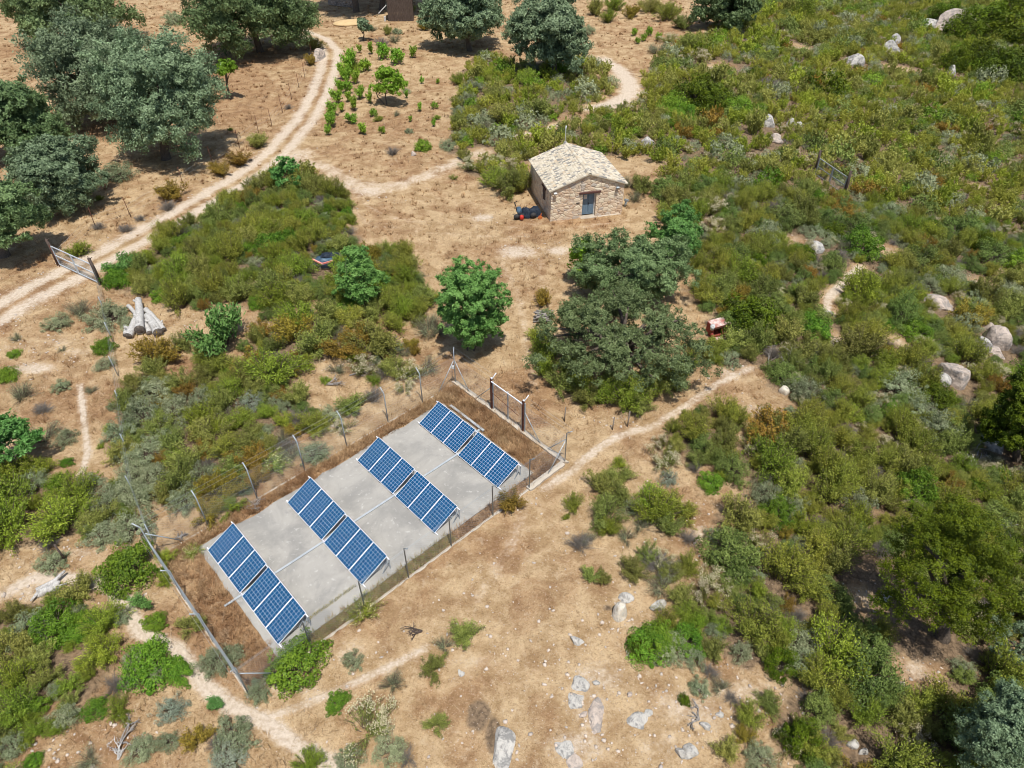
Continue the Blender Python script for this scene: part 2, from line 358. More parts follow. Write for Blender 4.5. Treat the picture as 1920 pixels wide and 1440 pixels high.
PATCH = [  # px, py, radius x (m), radius y (m), paleness
 (905, 408, 1.3, .9, .95), (970, 472, 2.0, 1.5, .85), (1045, 470, 1.3, 1.0, .85), (690, 358, 2.6, 1.6, .8), (560, 290, 2.2, 2.2, .7), (650, 345, 2, 1.6, .8),
 (60, 690, 1.6, .7, .9), (110, 640, 1.6, .7, .55), (30, 650, 1.4, .5, .6), (150, 660, 1.3, .5, .6), (60, 1110, 1.2, .7, .6), (150, 1035, 1.2, .4, .65), (60, 1050, 2, .8, .45),
 (230, 1140, .8, .6, .8), (640, 1225, 1.5, .9, .45), (1130, 1270, 1.6, .8, .65), (1080, 1395, 1.5, .8, .7), (1300, 1330, 2.4, 1.2, .6), (1390, 1300, 2.0, .9, .6), (1250, 1400, 1.6, .9, .5),
 (1100, 1330, 1.2, 1.5, .55), (880, 1240, 1.5, 1.2, .35), (1310, 1000, 1.3, .8, .6), (1290, 950, 1.1, .8, .5), (1420, 770, 1.5, .8, .6), (1370, 700, 1.2, .8, .6), (1570, 640, .9, 1.0, .7), (1555, 585, 1, .8, .6),
 (1760, 565, 1.3, .9, .7), (1680, 640, 1, .9, .5), (1715, 1260, 1.3, .8, .6), (1490, 450, 1.2, .8, .5), (1665, 470, 1.3, 1.0, .6), (1690, 390, .8, .5, .6), (1500, 90, 2.5, 2, .55), (1690, 130, 4, 2, .5), (1345, 125, 2.6, 1.8, .5),
 (1830, 350, 1, 1, .5), (1880, 510, 1.4, 1, .5), (1570, 1250, 1, .7, .4), (1615, 1120, .8, .8, .5), (1840, 530, 1.5, .8, .5), (200, 1400, 1.6, .8, .35), (60, 1400, 1.2, .6, .4), (540, 1290, 1.6, .6, .6), (1000, 950, 1.6, 1, .3), (1010, 1230, 2.4, 2.0, .22),
 (1190, 1170, 1.2, .8, .45), (660, 1420, 1.6, .7, .35), (1150, 790, 1.2, .7, .35), (620, 690, .9, .7, .45), (600, 790, 1.2, .6, .45), (660, 40, 7, 8, .35), (410, 590, .7, .5, .45), (345, 615, .8, .5, .45), (390, 520, .9, .5, .4)]
RUTS = [W2(q) for q in ([(600, 330), (690, 420), (800, 436), (950, 446), (1080, 428), (1180, 412)], [(640, 350), (720, 405), (820, 420), (950, 428), (1060, 414)], [(930, 470), (975, 560), (985, 640), (1000, 720)], [(1010, 480), (1020, 560), (985, 660)], [(990, 940), (960, 1020), (900, 1120)])]
PATCHW = [(*G(a, b)[:2], c, d, e) for a, b, c, d, e in PATCH]
BROWN = [(400, 190, 14, 12, .8), (150, 600, 4, 2.5, .5), (900, 390, 3, 2, .35), (1000, 720, 3, 3, .75), (330, 690, 1.6, 1.2, .8), (670, 600, 2, 1.2, .9), (850, 690, 2.5, 1.2, .8), (160, 770, 3, 2.5, .7), (450, 130, 9, 9, .8), (80, 80, 12, 12, .5),
         (720, 240, 7, 4, .6), (680, 285, 5, 3, .35), (400, 1190, 2.5, 2.5, .9), (950, 770, 2.5, 2, .8), (800, 1050, 2.5, 1.2, .35), (930, 1020, 1.5, 1.2, .35), (1120, 420, 3, 1.6, .5), (690, 1110, 1.5, 1, .5), (1210, 330, 2, 2, .4), (600, 130, 3, 5, .3), (1230, 60, 6, 5, .5), (40, 500, 3, 1.5, .5)]
BROWNW = [(*G(a, b)[:2], c, d, e) for a, b, c, d, e in BROWN]
MOSS = [(898, 1340, .55, .7, 1.6), (925, 1375, .35, .8, 1.6), (1045, 1392, .5, .6, 1.4), (1080, 1345, .35, .35, 1.5), (1175, 1290, .4, .3, 1.2), (1140, 1140, .4, .25, 1.3), (1090, 1010, .5, .4, 1.2)]  # dark moss and soil; one patch paints the cream boulder's cast shadow
MOSS_SHADEW = [(*G(a, b)[:2], c, d, e) for a, b, c, d, e in MOSS]
P_RIGHT = [(1170, 175), (1230, 128), (1250, 95), (1330, 60), (1380, 20), (1420, -60), (2000, -60), (2000, 1500), (1500, 1500), (1420, 1440), (1440, 1390), (1500, 1340), (1470, 1285), (1350, 1245), (1290, 1180), (1320, 1100), (1330, 1040), (1350, 990), (1430, 960), (1420, 920), (1330, 905), (1250, 840), (1230, 800), (1310, 770), (1420, 790), (1480, 770), (1440, 710), (1340, 690), (1330, 600), (1290, 505), (1250, 420), (1240, 310), (1210, 285), (1240, 200)]
P_HUT = [(905, 335), (860, 300), (850, 270), (885, 262), (960, 262), (1040, 245), (1120, 215), (1180, 195), (1245, 130), (1260, 200), (1215, 290), (1165, 300), (1060, 268), (988, 305), (985, 365), (945, 350)]
P_UP = [(850, 275), (855, 190), (880, 120), (905, 100), (960, 120), (1120, 120), (1150, 165), (1110, 205), (1030, 235), (950, 255)]
P_MIDL = [(270, 470), (330, 432), (400, 395), (450, 352), (500, 325), (560, 320), (620, 345), (668, 392), (655, 440), (690, 475), (730, 480), (775, 480), (790, 545), (815, 575), (800, 600), (700, 600), (600, 565), (540, 590), (500, 600), (430, 560), (380, 590), (330, 575), (285, 560), (230, 545), (205, 520), (230, 480)]
P_MID2 = [(540, 600), (640, 600), (790, 660), (740, 700), (660, 690), (600, 665), (560, 720), (480, 740), (370, 690), (430, 650)]
P_MIDC = [(240, 720), (300, 690), (340, 745), (480, 700), (580, 740), (600, 780), (540, 830), (560, 880), (470, 920), (395, 960), (330, 960), (265, 960), (240, 880), (225, 800)]
P_BL1 = [(-60, 880), (60, 870), (120, 900), (240, 900), (260, 985), (160, 1005), (60, 1025), (-60, 1050)]
P_BL2 = [(-60, 1120), (60, 1125), (150, 1110), (235, 1125), (245, 1200), (190, 1290), (130, 1330), (80, 1420), (30, 1500), (-60, 1500)]
DENSE = [P_RIGHT, P_HUT, P_UP, P_MIDL, P_MID2, P_MIDC, P_BL1, P_BL2]
def inpoly(px, py, poly):
    px = np.asarray(px); py = np.asarray(py); r = np.zeros(px.shape, bool); j = len(poly) - 1
    for i in range(len(poly)):
        xi, yi = poly[i]; xj, yj = poly[j]
        with np.errstate(divide='ignore', invalid='ignore'):
            r ^= ((yi > py) != (yj > py)) & (px < (xj - xi) * (py - yi) / ((yj - yi) if yj != yi else 1e-9) + xi)
        j = i
    return r
DENSEW = [[tuple(G(a, b)[:2]) for a, b in P] for P in DENSE]
def dist_poly(x, y, P):
    d = np.full(np.shape(x), 1e9)
    for (ax, ay), (bx, by) in zip(P[:-1], P[1:]):
        vx, vy = bx - ax, by - ay; t = np.clip(((x - ax) * vx + (y - ay) * vy) / (vx * vx + vy * vy), 0, 1)
        d = np.minimum(d, np.hypot(x - ax - t * vx, y - ay - t * vy))
    return d
def blob(x, y, L):
    r = np.zeros(np.shape(x))
    for cx, cy, a, b, s in L:
        m = (np.abs(x - cx) < 2 * a) & (np.abs(y - cy) < 2 * b)
        if m.any(): r[m] = np.maximum(r[m], s * (1 - sstep(np.hypot((x[m] - cx) / a, (y[m] - cy) / b) / 1.5)))
    return r
def masks(x, y):
    x = np.asarray(x, float); y = np.asarray(y, float)
    d = dist_poly(x, y, TRACK)
    dust = (1 - sstep((d - .7) / 1.7)) * (1 - .75 * (1 - sstep((d - .12) / .55)))
    for n, P, hw, s in PW: dust = np.maximum(dust, s * (1 - sstep((dist_poly(x, y, P) - hw * .1) / (hw * 1.9))))
    for P in RUTS: dust = np.maximum(dust, .42 * (1 - sstep((dist_poly(x, y, P) - .08) / .6)))
    dust = np.maximum(dust, blob(x, y, PATCHW))
    brown = blob(x, y, BROWNW)
    lit = np.zeros(x.shape)
    for ja, jb in ((0, 0), (.9, .3), (-.5, .8), (-.7, -.6), (.4, -.9), (.1, 1.3), (1.3, -.5)):
        qx = x + ja + .8 * np.sin(y * 1.3 + ja) + .5 * np.sin(x * 2.1 + y); qy = y + jb + .8 * np.sin(x * 1.1 + jb * 2) + .5 * np.sin(y * 2.3 - x * 1.2)
        for P in DENSEW: lit += inpoly(qx, qy, P) / 7.0
    lit = np.minimum(lit, 1) + blob(x, y, MOSS_SHADEW)
    lit *= (1 - np.clip(dust * 1.3, 0, 1)); lit *= .75
    s, t = st_of(x, y)
    weed = .55 * ((s > 6.2) & (s < 7.2) & (t > 0) & (t < 8.5))
    ins = (s > -1.3) & (s < 7.3) & (t > -1.8) & (t < 15.5)
    brown = np.where(ins, np.maximum(brown, .42), brown)
    return dict(dust=np.clip(dust, 0, 1), brown=brown, litter_shade=lit, weed=weed)

# ------------------------------------------------------------------ ground, track, paths
def build_ground():
    ys = [-60., -30., -10., 0.]; y = 4.0
    while y < 150: ys.append(y); y += max(.22, .011 * y)
    ys += [160, 180, 220, 300, 450, 700, 1100, 1800]
    ys = np.array(ys); v = np.linspace(-1, 1, 521); u = np.sign(v) * np.abs(v) ** 1.5
    wd = np.where(ys < 150, 40 + 1.15 * np.maximum(ys, 0), 40 + 1.15 * 150 + (ys - 150) * 2)
    X = u[None, :] * wd[:, None]; Y = np.repeat(ys[:, None], len(u), 1); Z = gz(X, Y)
    ny, nx = X.shape; V = np.stack([X, Y, Z], -1).reshape(-1, 3)
    i = np.arange(ny - 1)[:, None] * nx + np.arange(nx - 1)[None, :]
    q = np.stack([i, i + 1, i + nx + 1, i + nx], -1).reshape(-1, 4)
    me = npmesh('ground', V, q, mats=[GROUND], attrs=masks(V[:, 0], V[:, 1]), smooth=True)
    tag(link('ground', me), kind='structure')
def build_path(name, P, hw, rng, lift):
    seg = np.hypot(*np.diff(P, axis=0).T); L = np.concatenate([[0], np.cumsum(seg)]); n = max(8, int(L[-1] / .3)); s = np.linspace(0, L[-1], n)
    cx, cy = np.interp(s, L, P[:, 0]), np.interp(s, L, P[:, 1])
    k = 5
    for _ in range(3): cx[1:-1] = (cx[:-2] + cx[1:-1] + cx[2:]) / 3; cy[1:-1] = (cy[:-2] + cy[1:-1] + cy[2:]) / 3
    tx, ty = np.gradient(cx), np.gradient(cy); l = np.hypot(tx, ty); nx, ny = -ty / l, tx / l
    e = [np.interp(np.arange(n), np.arange(0, n + 4, 4), rng.normal(0, .10, len(np.arange(0, n + 4, 4)))) + rng.normal(0, .04, n) for _ in range(2)]
    c = np.linspace(-1, 1, 9); W = np.where(c[None, :] < 0, hw * (1.0 + e[0][:, None]), hw * (1.0 + e[1][:, None])) * c[None, :]
    taper = np.minimum(1, np.minimum(np.arange(n), n - 1 - np.arange(n)) / 4 + .15)[:, None]; W = W * taper
    X = cx[:, None] + nx[:, None] * W; Y = cy[:, None] + ny[:, None] * W; Z = gz(X, Y) + lift; Z[:, 0] -= .06; Z[:, -1] -= .06; Z[0] -= .06; Z[-1] -= .06
    V = np.stack([X, Y, Z], -1).reshape(-1, 3); i = np.arange(n - 1)[:, None] * 9 + np.arange(8)[None, :]
    q = np.stack([i, i + 9, i + 10, i + 1], -1).reshape(-1, 4)
    tag(link(name, npmesh(name, V, q, mats=[GROUND], attrs=masks(V[:, 0], V[:, 1]), smooth=True)), kind='structure')
rng0 = np.random.default_rng(5)
build_ground()
build_path('dirt_track', TRACK, 1.75, rng0, .010)
for k_, (n_, P_, hw_, s_) in enumerate(PW): build_path(n_, P_, hw_ * .95, rng0, .014 + .004 * k_)

# ------------------------------------------------------------------ concrete slab, kerb, duct
def st_prism(mb, poly, z0, z1, mi=0):
    n = len(poly); V = [ST(s, t, z0) for s, t in poly] + [ST(s, t, z1) for s, t in poly]
    F = [tuple(range(n))[::-1], tuple(range(n, 2 * n))] + [(i, (i + 1) % n, n + (i + 1) % n, n + i) for i in range(n)]
    mb.add(V, F, mi)
def ragged(a, b, n, amp, rng):
    P = [];
    for i in range(n):
        f = i / n; s = a[0] + (b[0] - a[0]) * f; t = a[1] + (b[1] - a[1]) * f
        L = math.hypot(b[0] - a[0], b[1] - a[1]); nx, ny = (b[1] - a[1]) / L, -(b[0] - a[0]) / L
        o = rng.normal(0, amp) if i else 0
        P.append((s + nx * o, t + ny * o))
    return P
rs = np.random.default_rng(3)
cor = [(-.50, -.28), (6.66, -.28), (6.66, 13.85), (-.50, 13.85)]
mb = MB(); pl = []
for i, am in zip(range(4), (.015, .02, .015, .05)): pl += ragged(cor[i], cor[(i + 1) % 4], 26, am, rs)
st_prism(mb, pl, -.15, .05); tag(mb.build('concrete_slab', CONCRETE), kind='structure')
mb = MB()                                                       # grass growing along the joint of the slab
KW = .24
st_prism(mb, ragged((-1.52, 15.36), (7.42, 15.36), 40, .015, rs) + ragged((7.42, 15.62), (-1.52, 15.62), 40, .02, rs), -.1, .12)
st_prism(mb, ragged((7.10, 12.9), (7.40, 12.9), 2, 0, rs) + ragged((7.40, 12.9), (7.40, 15.355), 12, .02, rs) + [(7.40, 15.355), (7.10, 15.355)], -.1, .125)
st_prism(mb, ragged((7.19, -1.9), (7.31, -1.9), 2, 0, rs) + ragged((7.31, -1.9), (7.31, 12.895), 60, .025, rs) + [(7.31, 12.895), (7.19, 12.895)], -.1, .035)
st_prism(mb, [(-1.36, -1.8), (-1.26, -1.8), (-1.26, 15.355), (-1.36, 15.355)], -.1, .012)
st_prism(mb, [(-1.195, -1.84), (7.135, -1.84), (7.135, -1.74), (-1.195, -1.74)], -.1, .012)
tag(mb.build('kerb', KERB), kind='structure')

# ------------------------------------------------------------------ solar arrays
def make_array():
    root = empty('solar_panel_array', (0, 0, 0))
    Wm, Lm = .992, 1.585; tilt = math.atan2(.711, 1.416)
    M = Matrix.Rotation(tilt, 3, 'X')
    def onp(x, u, w): return Vector((x, 0, .13)) + M @ Vector((0, u, w))
    for k in range(3):
        x0 = k * (Wm + .022)
        me = bpy.data.meshes.new('solar_module')
        V = [onp(x0 + a, b, w) for w in (-.004, -.028) for a, b in ((.016, .016), (Wm - .016, .016), (Wm - .016, Lm - .016), (.016, Lm - .016))]
        me.from_pydata([tuple(v) for v in V], [], [(0, 1, 2, 3), (7, 6, 5, 4)]); uv = me.uv_layers.new(name='UVMap')
        for li, (a, b) in enumerate([(0, 0), (1, 0), (1, 1), (0, 1)]): uv.data[li].uv = (.012 + a * .976, .008 + b * .984)
        me.materials.append(PV); me.materials.append(WHITEAL); me.polygons[1].material_index = 1
        mod = link('solar_module', me, root)
        f = MB()
        for a, b, c, d in ((0, 0, Wm, .018), (0, Lm - .018, Wm, Lm), (0, .0182, .018, Lm - .0182), (Wm - .018, .0182, Wm, Lm - .0182)):
            P = [onp(x0 + x, u, w) for w in (-.036, .003) for x, u in ((a, b), (c, b), (c, d), (a, d))]
            f.add(P, [(3, 2, 1, 0), (4, 5, 6, 7), (0, 1, 5, 4), (1, 2, 6, 5), (2, 3, 7, 6), (3, 0, 4, 7)])
        f.build('frame', WHITEAL, mod)
    T = 3 * Wm + .044
    for u in (.035, Lm - .06):
        r = MB(); r.bar(onp(-.17, u, -.062), onp(T + .17, u, -.062), .045, .045); r.build('rail', WHITEAL, root)
    for x in (.12, T / 2, T - .12, T + .10):
        g = MB(); zt = onp(x, Lm - .06, -.10)
        g.bar((x, zt.y, -.02), (x, zt.y, zt.z), .04); g.bar((x, zt.y - .45, -.02), (x, zt.y - .02, zt.z - .05), .03); g.build('leg', GALV, root)
    for x in (.15, .99, 1.9, T - .12):
        g = MB(); g.box((x, .04, .02), (.10, .09, .13), None, 0, 0, .01); g.build('foot', BLACK, root)
    return root
ARR = make_array()
rows_t = [0, 3.965, 7.914, 11.841]
rown = ['row nearest the bottom', 'second row up', 'third row up', 'row nearest the gate']
proto = True
for r_, t_ in enumerate(rows_t):
    for k_ in range(2):
        o = ARR if proto else copy_tree(ARR); proto = False
        o.location = ST(k_ * 3.211, t_, .0); o.rotation_euler = (0, 0, YAW)
        tag(o, 'rack of three blue solar panels, %s one in the %s' % (('left', 'right')[k_], rown[r_]), 'solar panels', 'solar panel arrays on the concrete slab')
d_ = empty('cable_duct', ST(3.115, 0, 0), YAW, 'long pale grey cable duct lying on the slab between the solar arrays', 'cable duct')
for k_, (a, b) in enumerate([(-.75, 4.05), (4.056, 8.0), (8.006, 12.1)]):
    g = MB(); g.box((.0, (a + b) / 2, .082), (.10, b - a - .02, .06), None, 0, 0, .012); g.build('duct_length', DUCT, d_)
d_ = empty('cable_tray', ST(.1, 13.98, 0), YAW, 'pale cable tray on the ground behind the back row of solar panels', 'cable tray')
g = MB(); g.box((1.3, .02, .10), (2.75, .14, .10), None, 0, 0, .01); g.build('tray_length', DUCT, d_)
g = MB(); g.box((2.45, -.22, .07), (.12, .30, .08), None, 0, 0, .01); g.build('tray_elbow', DUCT, d_)

# ------------------------------------------------------------------ chain link fence round the slab
def build_fence():
    root = empty('chain_link_fence', ST(3, 7, 0), 0, 'grey chain link fence with angled post tops around the solar slab', 'fence')
    org = root.location
    def P(s, t, z): return ST(s, t, z) - org
    H = 2.08
    S0, S1, T0, T1 = -1.31, 7.25, -1.79, 15.49
    def post(s, t, os_, ot_, h=H, brace=(), m=GALV, arm=.38):
        g = MB(); k = 1 / math.hypot(os_, ot_)
        g.tube([P(s, t, -.1), P(s, t, h), P(s + os_ * k * arm * .72, t + ot_ * k * arm * .72, h + arm * .7)], .029, 7)
        g.build('post', m, root)
        for bs, bt in brace:
            b = MB(); b.tube([P(s + bs * .05, t + bt * .05, h * .78), P(s + bs * 1.25, t + bt * 1.25, .05)], .024, 6); b.build('brace', m, root)
    for t in (.64, 3.08, 5.68, 8.15, 10.77, 13.1): post(S0, t, -1, 0)
    for t in (12.97, 10.59, 8.06, 5.67, 3.43, .9): post(S1, t, 1, 0, m=DULL)
    for s in (1.62, 4.27): post(s, T0, 0, -1)
    post(S0, T1, -1, 1, 2.15, ((1, 0), (0, -1))); post(S1, T1, 1, .3, 2.1, ((-1, 0), (0, -1)))
    post(S0, T0, -1, -1, 2.1, ((1, 0), (0, 1))); post(S1, T0, 1, -1, 2.1, ((-1, 0), (0, 1)))
    g = MB(); g.tube([P(1.68, T1, 1.5), P(.55, T1, .12)], .022, 6); g.build('brace', DULL, root)
    g = MB(); g.tube([P(4.36, T1, 1.5), P(5.5, T1, .12)], .022, 6); g.build('brace', GALV, root)
    def meshsheet(a, b, h, sp=.13, r=.0016):
        """one length of chain link: two families of slanted wires plus three strained wires"""
        g = MB(); L = math.hypot(b[0] - a[0], b[1] - a[1]); ds, dt = (b[0] - a[0]) / L, (b[1] - a[1]) / L; V = []; F = []
        def seg(l0, z0, l1, z1, rr=r):
            base = len(V); n_ = (-dt, ds)
            for l, z in ((l0, z0), (l1, z1)):
                for q, w_ in ((rr, -rr * .6), (-rr, -rr * .6), (0, rr)):
                    V.append(P(a[0] + ds * l + n_[0] * q, a[1] + dt * l + n_[1] * q, z + w_))
            F.extend([(base, base + 1, base + 4, base + 3), (base + 1, base + 2, base + 5, base + 4), (base + 2, base, base + 3, base + 5)])
        k = int((L + h) / sp)
        for i in range(k):
            l = -h + i * sp
            for fl in (0, 1):
                l0, z0, l1, z1 = l, .03, l + h, h
                if l0 < 0: z0 += -l0; l0 = 0
                if l1 > L: z1 -= l1 - L; l1 = L
                if l1 - l0 > .02: seg(*((l0, z0, l1, z1) if fl == 0 else (L - l0, z0, L - l1, z1)))
        for z in (.06, 1.02, h - .03): seg(0, z, L, z, r * 1.3)
        g.add(V, F); g.build('chain_link_mesh', GALV, root)
    meshsheet((S0, T0), (S0, T1), 1.95); meshsheet((S1, T0), (S1, T1), 1.95)
    meshsheet((S0, T0), (S1, T0), 1.95); meshsheet((S0, T1), (1.78, T1), 1.95); meshsheet((4.26, T1), (S1, T1), 1.95)
    # barbed strands on the angled arms
    for k, (dz, do) in enumerate(((.1, .1), (.24, .24))):
        for a, b in (((S0 - do, T0 - do), (S0 - do, T1 + do)), ((S1 + do, T0 - do), (S1 + do, T1 + do)), ((S0 - do, T0 - do), (S1 + do, T0 - do)), ((S0 - do, T1 + do), (1.7, T1 + do)), ((4.3, T1 + do), (S1 + do, T1 + do))):
            g = MB(); g.tube([P(*a, H + dz), P(*b, H + dz)], .004, 3); g.build('barbed_strand', GALV, root)
    b = MB(); b.box(P(S0 + .0, T1 - .12, 1.25), (.14, .10, .22), None, 0, 0, .02); b.build('junction_box', WHITEP, root)
build_fence()
# the gate frame in the fence
gr = empty('enclosure_gate', ST(3.02, 15.49, 0), YAW, 'tall gate in the enclosure fence with two rusty end posts and white top bar', 'gate')
for x, m, nm in ((-1.24, RUST, 'rusty gate post'), (1.20, RUST, 'rusty gate post')):
    g = MB(); g.box((x, 0, 1.08), (.10, .10, 2.36), None, 0, 0, .01); g.build('gate_post', m, gr)['label'] = nm
    g = MB(); g.tube([(x + .04, 0, 2.2), (x + .12, .26, 2.55)], .028, 6); g.box((x + .02, .02, 2.27), (.1, .1, .04)); g.build('angled_arm', WHITEAL, gr)
for x in (-1.14, -1.33, .02, 1.09, 1.30):
    g = MB(); g.box((x, .03, 1.07), (.05, .05, 2.06)); g.build('upright', GALV, gr)
g = MB(); g.bar((-1.2, -.04, 2.08), (1.18, -.04, 2.04), .05); g.build('top_bar', WHITEAL, gr)
g = MB(); g.bar((-1.14, -.01, 1.28), (.85, -.01, .98), .022); g.build('cross_rod', RUST, gr)
g = MB()
for i in range(24):
    x = -1.1 + i * .093
    g.bar((x, .06, .1), (x, .06, 2.0), .004)
for i in range(20): g.bar((-1.1, .062, .12 + i * .095), (1.05, .062, .12 + i * .095), .004)
g.build('gate_mesh', GALV, gr)

# ------------------------------------------------------------------ stone hut
def build_hut():
    Wd, D, HW, HR, RZ = 5.95, 6.17, 2.55, 3.60, .239; o = .16
    root = empty('stone_hut', (3.011, 50.095, 0), RZ, 'small square hut of pinkish stone with mottled tile roof and blue door', 'hut')
    dx0, dx1, dh = 2.58, 3.70, 2.02
    th = .42
    g = MB()
    def quadwall(P, F): g.add([Vector(p) for p in P], F)
    # front wall with door opening and reveals, side, back walls and gables
    F0 = [(0, 0, -.1), (dx0, 0, -.1), (dx0, 0, dh), (dx1, 0, dh), (dx1, 0, -.1), (Wd, 0, -.1), (Wd, 0, HW), (Wd / 2, 0, HR), (0, 0, HW)]
    quadwall(F0, [(0, 1, 2, 8), (8, 2, 3, 6), (8, 6, 7), (4, 5, 6, 3)])
    quadwall([(dx0, 0, -.1), (dx0, th, -.1), (dx0, th, dh), (dx0, 0, dh)], [(0, 1, 2, 3)]); quadwall([(dx1, 0, -.1), (dx1, 0, dh), (dx1, th, dh), (dx1, th, -.1)], [(0, 1, 2, 3)])
    quadwall([(dx0, 0, dh), (dx0, th, dh), (dx1, th, dh), (dx1, 0, dh)], [(0, 1, 2, 3)])
    wy0, wy1, wz0, wz1 = 1.55, 2.35, 1.05, 1.95         # window in the left wall
    L0 = [(0, 0, -.1), (0, D, -.1), (0, D, HW), (0, 0, HW), (0, wy0, wz0), (0, wy1, wz0), (0, wy1, wz1), (0, wy0, wz1)]
    quadwall(L0, [(1, 0, 4, 5), (0, 3, 7, 4), (3, 2, 6, 7), (2, 1, 5, 6)])
    for a, b in ((4, 5), (5, 6), (6, 7), (7, 4)):
        pa, pb = L0[a], L0[b]; quadwall([pa, pb, (.25, pb[1], pb[2]), (.25, pa[1], pa[2])], [(0, 1, 2, 3)])
    quadwall([(Wd, 0, -.1), (Wd, D, -.1), (Wd, D, HW), (Wd, 0, HW)], [(0, 1, 2, 3)])
    quadwall([(Wd, D, -.1), (0, D, -.1), (0, D, HW), (Wd / 2, D, HR), (Wd, D, HW)], [(0, 1, 2, 3, 4)])
    g.build('wall', STONE, root)
    # roof: deck and rows of curved tiles
    rf = MB(); tt = np.random.default_rng(8); sl = math.atan2(HR - HW, Wd / 2)
    for sd in (-1, 1):
        Lr = (Wd / 2 + o) / math.cos(sl); nr = 14; cw = .185; ncol = int((D + 2 * .14) / cw); y0 = -.14
        ux, uz = sd * math.cos(sl), -math.sin(sl); nxx, nzz = sd * math.sin(sl), math.cos(sl)
        def RP(l, y, hgt): return Vector((Wd / 2 + ux * l + nxx * hgt, y, HR + uz * l + nzz * hgt))
        P = [RP(l, y, hh) for hh in (.0, .05) for l, y in ((0, y0), (Lr, y0), (Lr, y0 + ncol * cw), (0, y0 + ncol * cw))]
        rf.add(P, [(3, 2, 1, 0), (4, 5, 6, 7), (0, 1, 5, 4), (1, 2, 6, 5), (2, 3, 7, 6), (3, 0, 4, 7)], 0, .3)
        rl = Lr / nr
        for c_ in range(ncol):
            for r_ in range(nr):
                l0, l1 = r_ * rl - .03, (r_ + 1) * rl + .02; yc = y0 + (c_ + .5) * cw + tt.normal(0, .006); tl = .012
                V = [];
                for l, lift in ((l0, .0), (l1, .022)):
                    for a in range(5):
                        an = math.pi * a / 4; V.append(RP(l, yc - math.cos(an) * cw * .47, .052 + lift + math.sin(an) * .075))
                F = [(i, i + 1, i + 6, i + 5) for i in range(4)] + [(5, 6, 7, 8, 9)]
                rf.add(V, F, 0, tt.random())
    n_ = 16
    for i in range(n_):
        a = -.16 + i * (D + .32) / n_; b = a + (D + .32) / n_ + .03; V = []
        for y, k in ((a, .0), (b, .015)):
            for j in range(6):
                an = math.pi * j / 5; V.append((Wd / 2 - math.cos(an) * .14, y, HR + .05 + k + math.sin(an) * .11))
        rf.add(V, [(j, j + 1, j + 7, j + 6) for j in range(5)], 0, tt.random())
    rf.build('roof', TILE, root, tint=True)
    d = MB(); xm = (dx0 + dx1) / 2
    for s in (-1, 1):
        a, b = (dx0 + .06, xm - .008) if s < 0 else (xm + .008, dx1 - .10)
        d.box(((a + b) / 2, th - .10, dh / 2 + .07), (b - a, .05, dh - .12), None, 0, 0, .01)
        for z0, z1 in ((.28, .95), (1.08, 1.88)): d.box(((a + b) / 2, th - .132, (z0 + z1) / 2), (b - a - .14, .018, z1 - z0), None, 0, 0, .006)
    door = d.build('door', DOORP, root)
    hn = MB(); hn.box((xm + .06, th - .15, 1.05), (.03, .05, .14), None, 0, 0, .008); hn.build('handle', BLACK, door)
    pn = MB(); pn.box((dx0 + .30, th - .146, 1.62), (.27, .006, .36)); pn.build('paper_notice', PAPER, door)
    fr = MB(); fr.box((dx1 - .045, th - .12, dh / 2), (.086, .12, dh - .02)); fr.box((dx0 + .03, th - .12, dh / 2), (.055, .12, dh - .02)); fr.build('door_frame', WHITEP, root)
    st = MB(); st.box((xm, .05, .0), (dx1 - dx0 + .25, .55, .10), None, 0, 0, .02); st.build('doorstep', KERB, root)
    ft = MB(); ft.box((4.9, -.06, -.02), (2.0, .18, .10), None, 0, 0, .02); ft.build('footing', KERB, root)
    li = MB(); li.box((xm, .03, dh + .085), (1.75, .24, .17), None, 0, 0, .025); li.build('lintel', LINTELW, root)
    wn = MB(); wn.box((.16, (wy0 + wy1) / 2, (wz0 + wz1) / 2), (.05, wy1 - wy0, wz1 - wz0)); win = wn.build('window', BLACK, root)
    sh = MB(); sh.box((-.03, wy0 + .18, (wz0 + wz1) / 2), (.05, .40, wz1 - wz0), Matrix.Rotation(.25, 3, 'Z'), 0, 0, .008); sh.build('shutter', DARKWOOD, win)
    fl = MB(); fl.box((-.01, (wy0 + wy1) / 2, wz1 + .07), (.14, 1.1, .13), None, 0, 0, .02); fl.build('window_lintel', LINTELW, root)
    for x, z in ((.28, 2.42), (Wd - .62, 2.36)):
        s = MB(); s.box((x, -.05, z), (.08, .10, .08)); s.box((x, -.17, z - .06), (.26, .14, .20), Matrix.Rotation(.6, 3, 'X'), 0, 0, .02); sp = s.build('floodlight', DULL if x > 3 else WHITEP, root)
    ap = MB(); ap.tube([(Wd / 2 - .05, D - .15, HR - .1), (Wd / 2 - .1, D - .15, HR + 1.5)], .022, 6); ap.tube([(Wd / 2 - .12, D - .15, HR + 1.15), (Wd / 2 - .08, D - .15, HR + 1.55)], .045, 6); ap.build('antenna_mast', WHITEAL, root)
    vb = MB(); vb.box((2.2, -.02, 1.32), (.28, .05, .06)); vb.build('wall_vent', BLACK, root)
    return root
HUT = build_hut()
HM = Matrix.Translation(HUT.location) @ Matrix.Rotation(.239, 4, 'Z')
def hut_pt(x, y, z=0): return HM @ Vector((x, y, z))

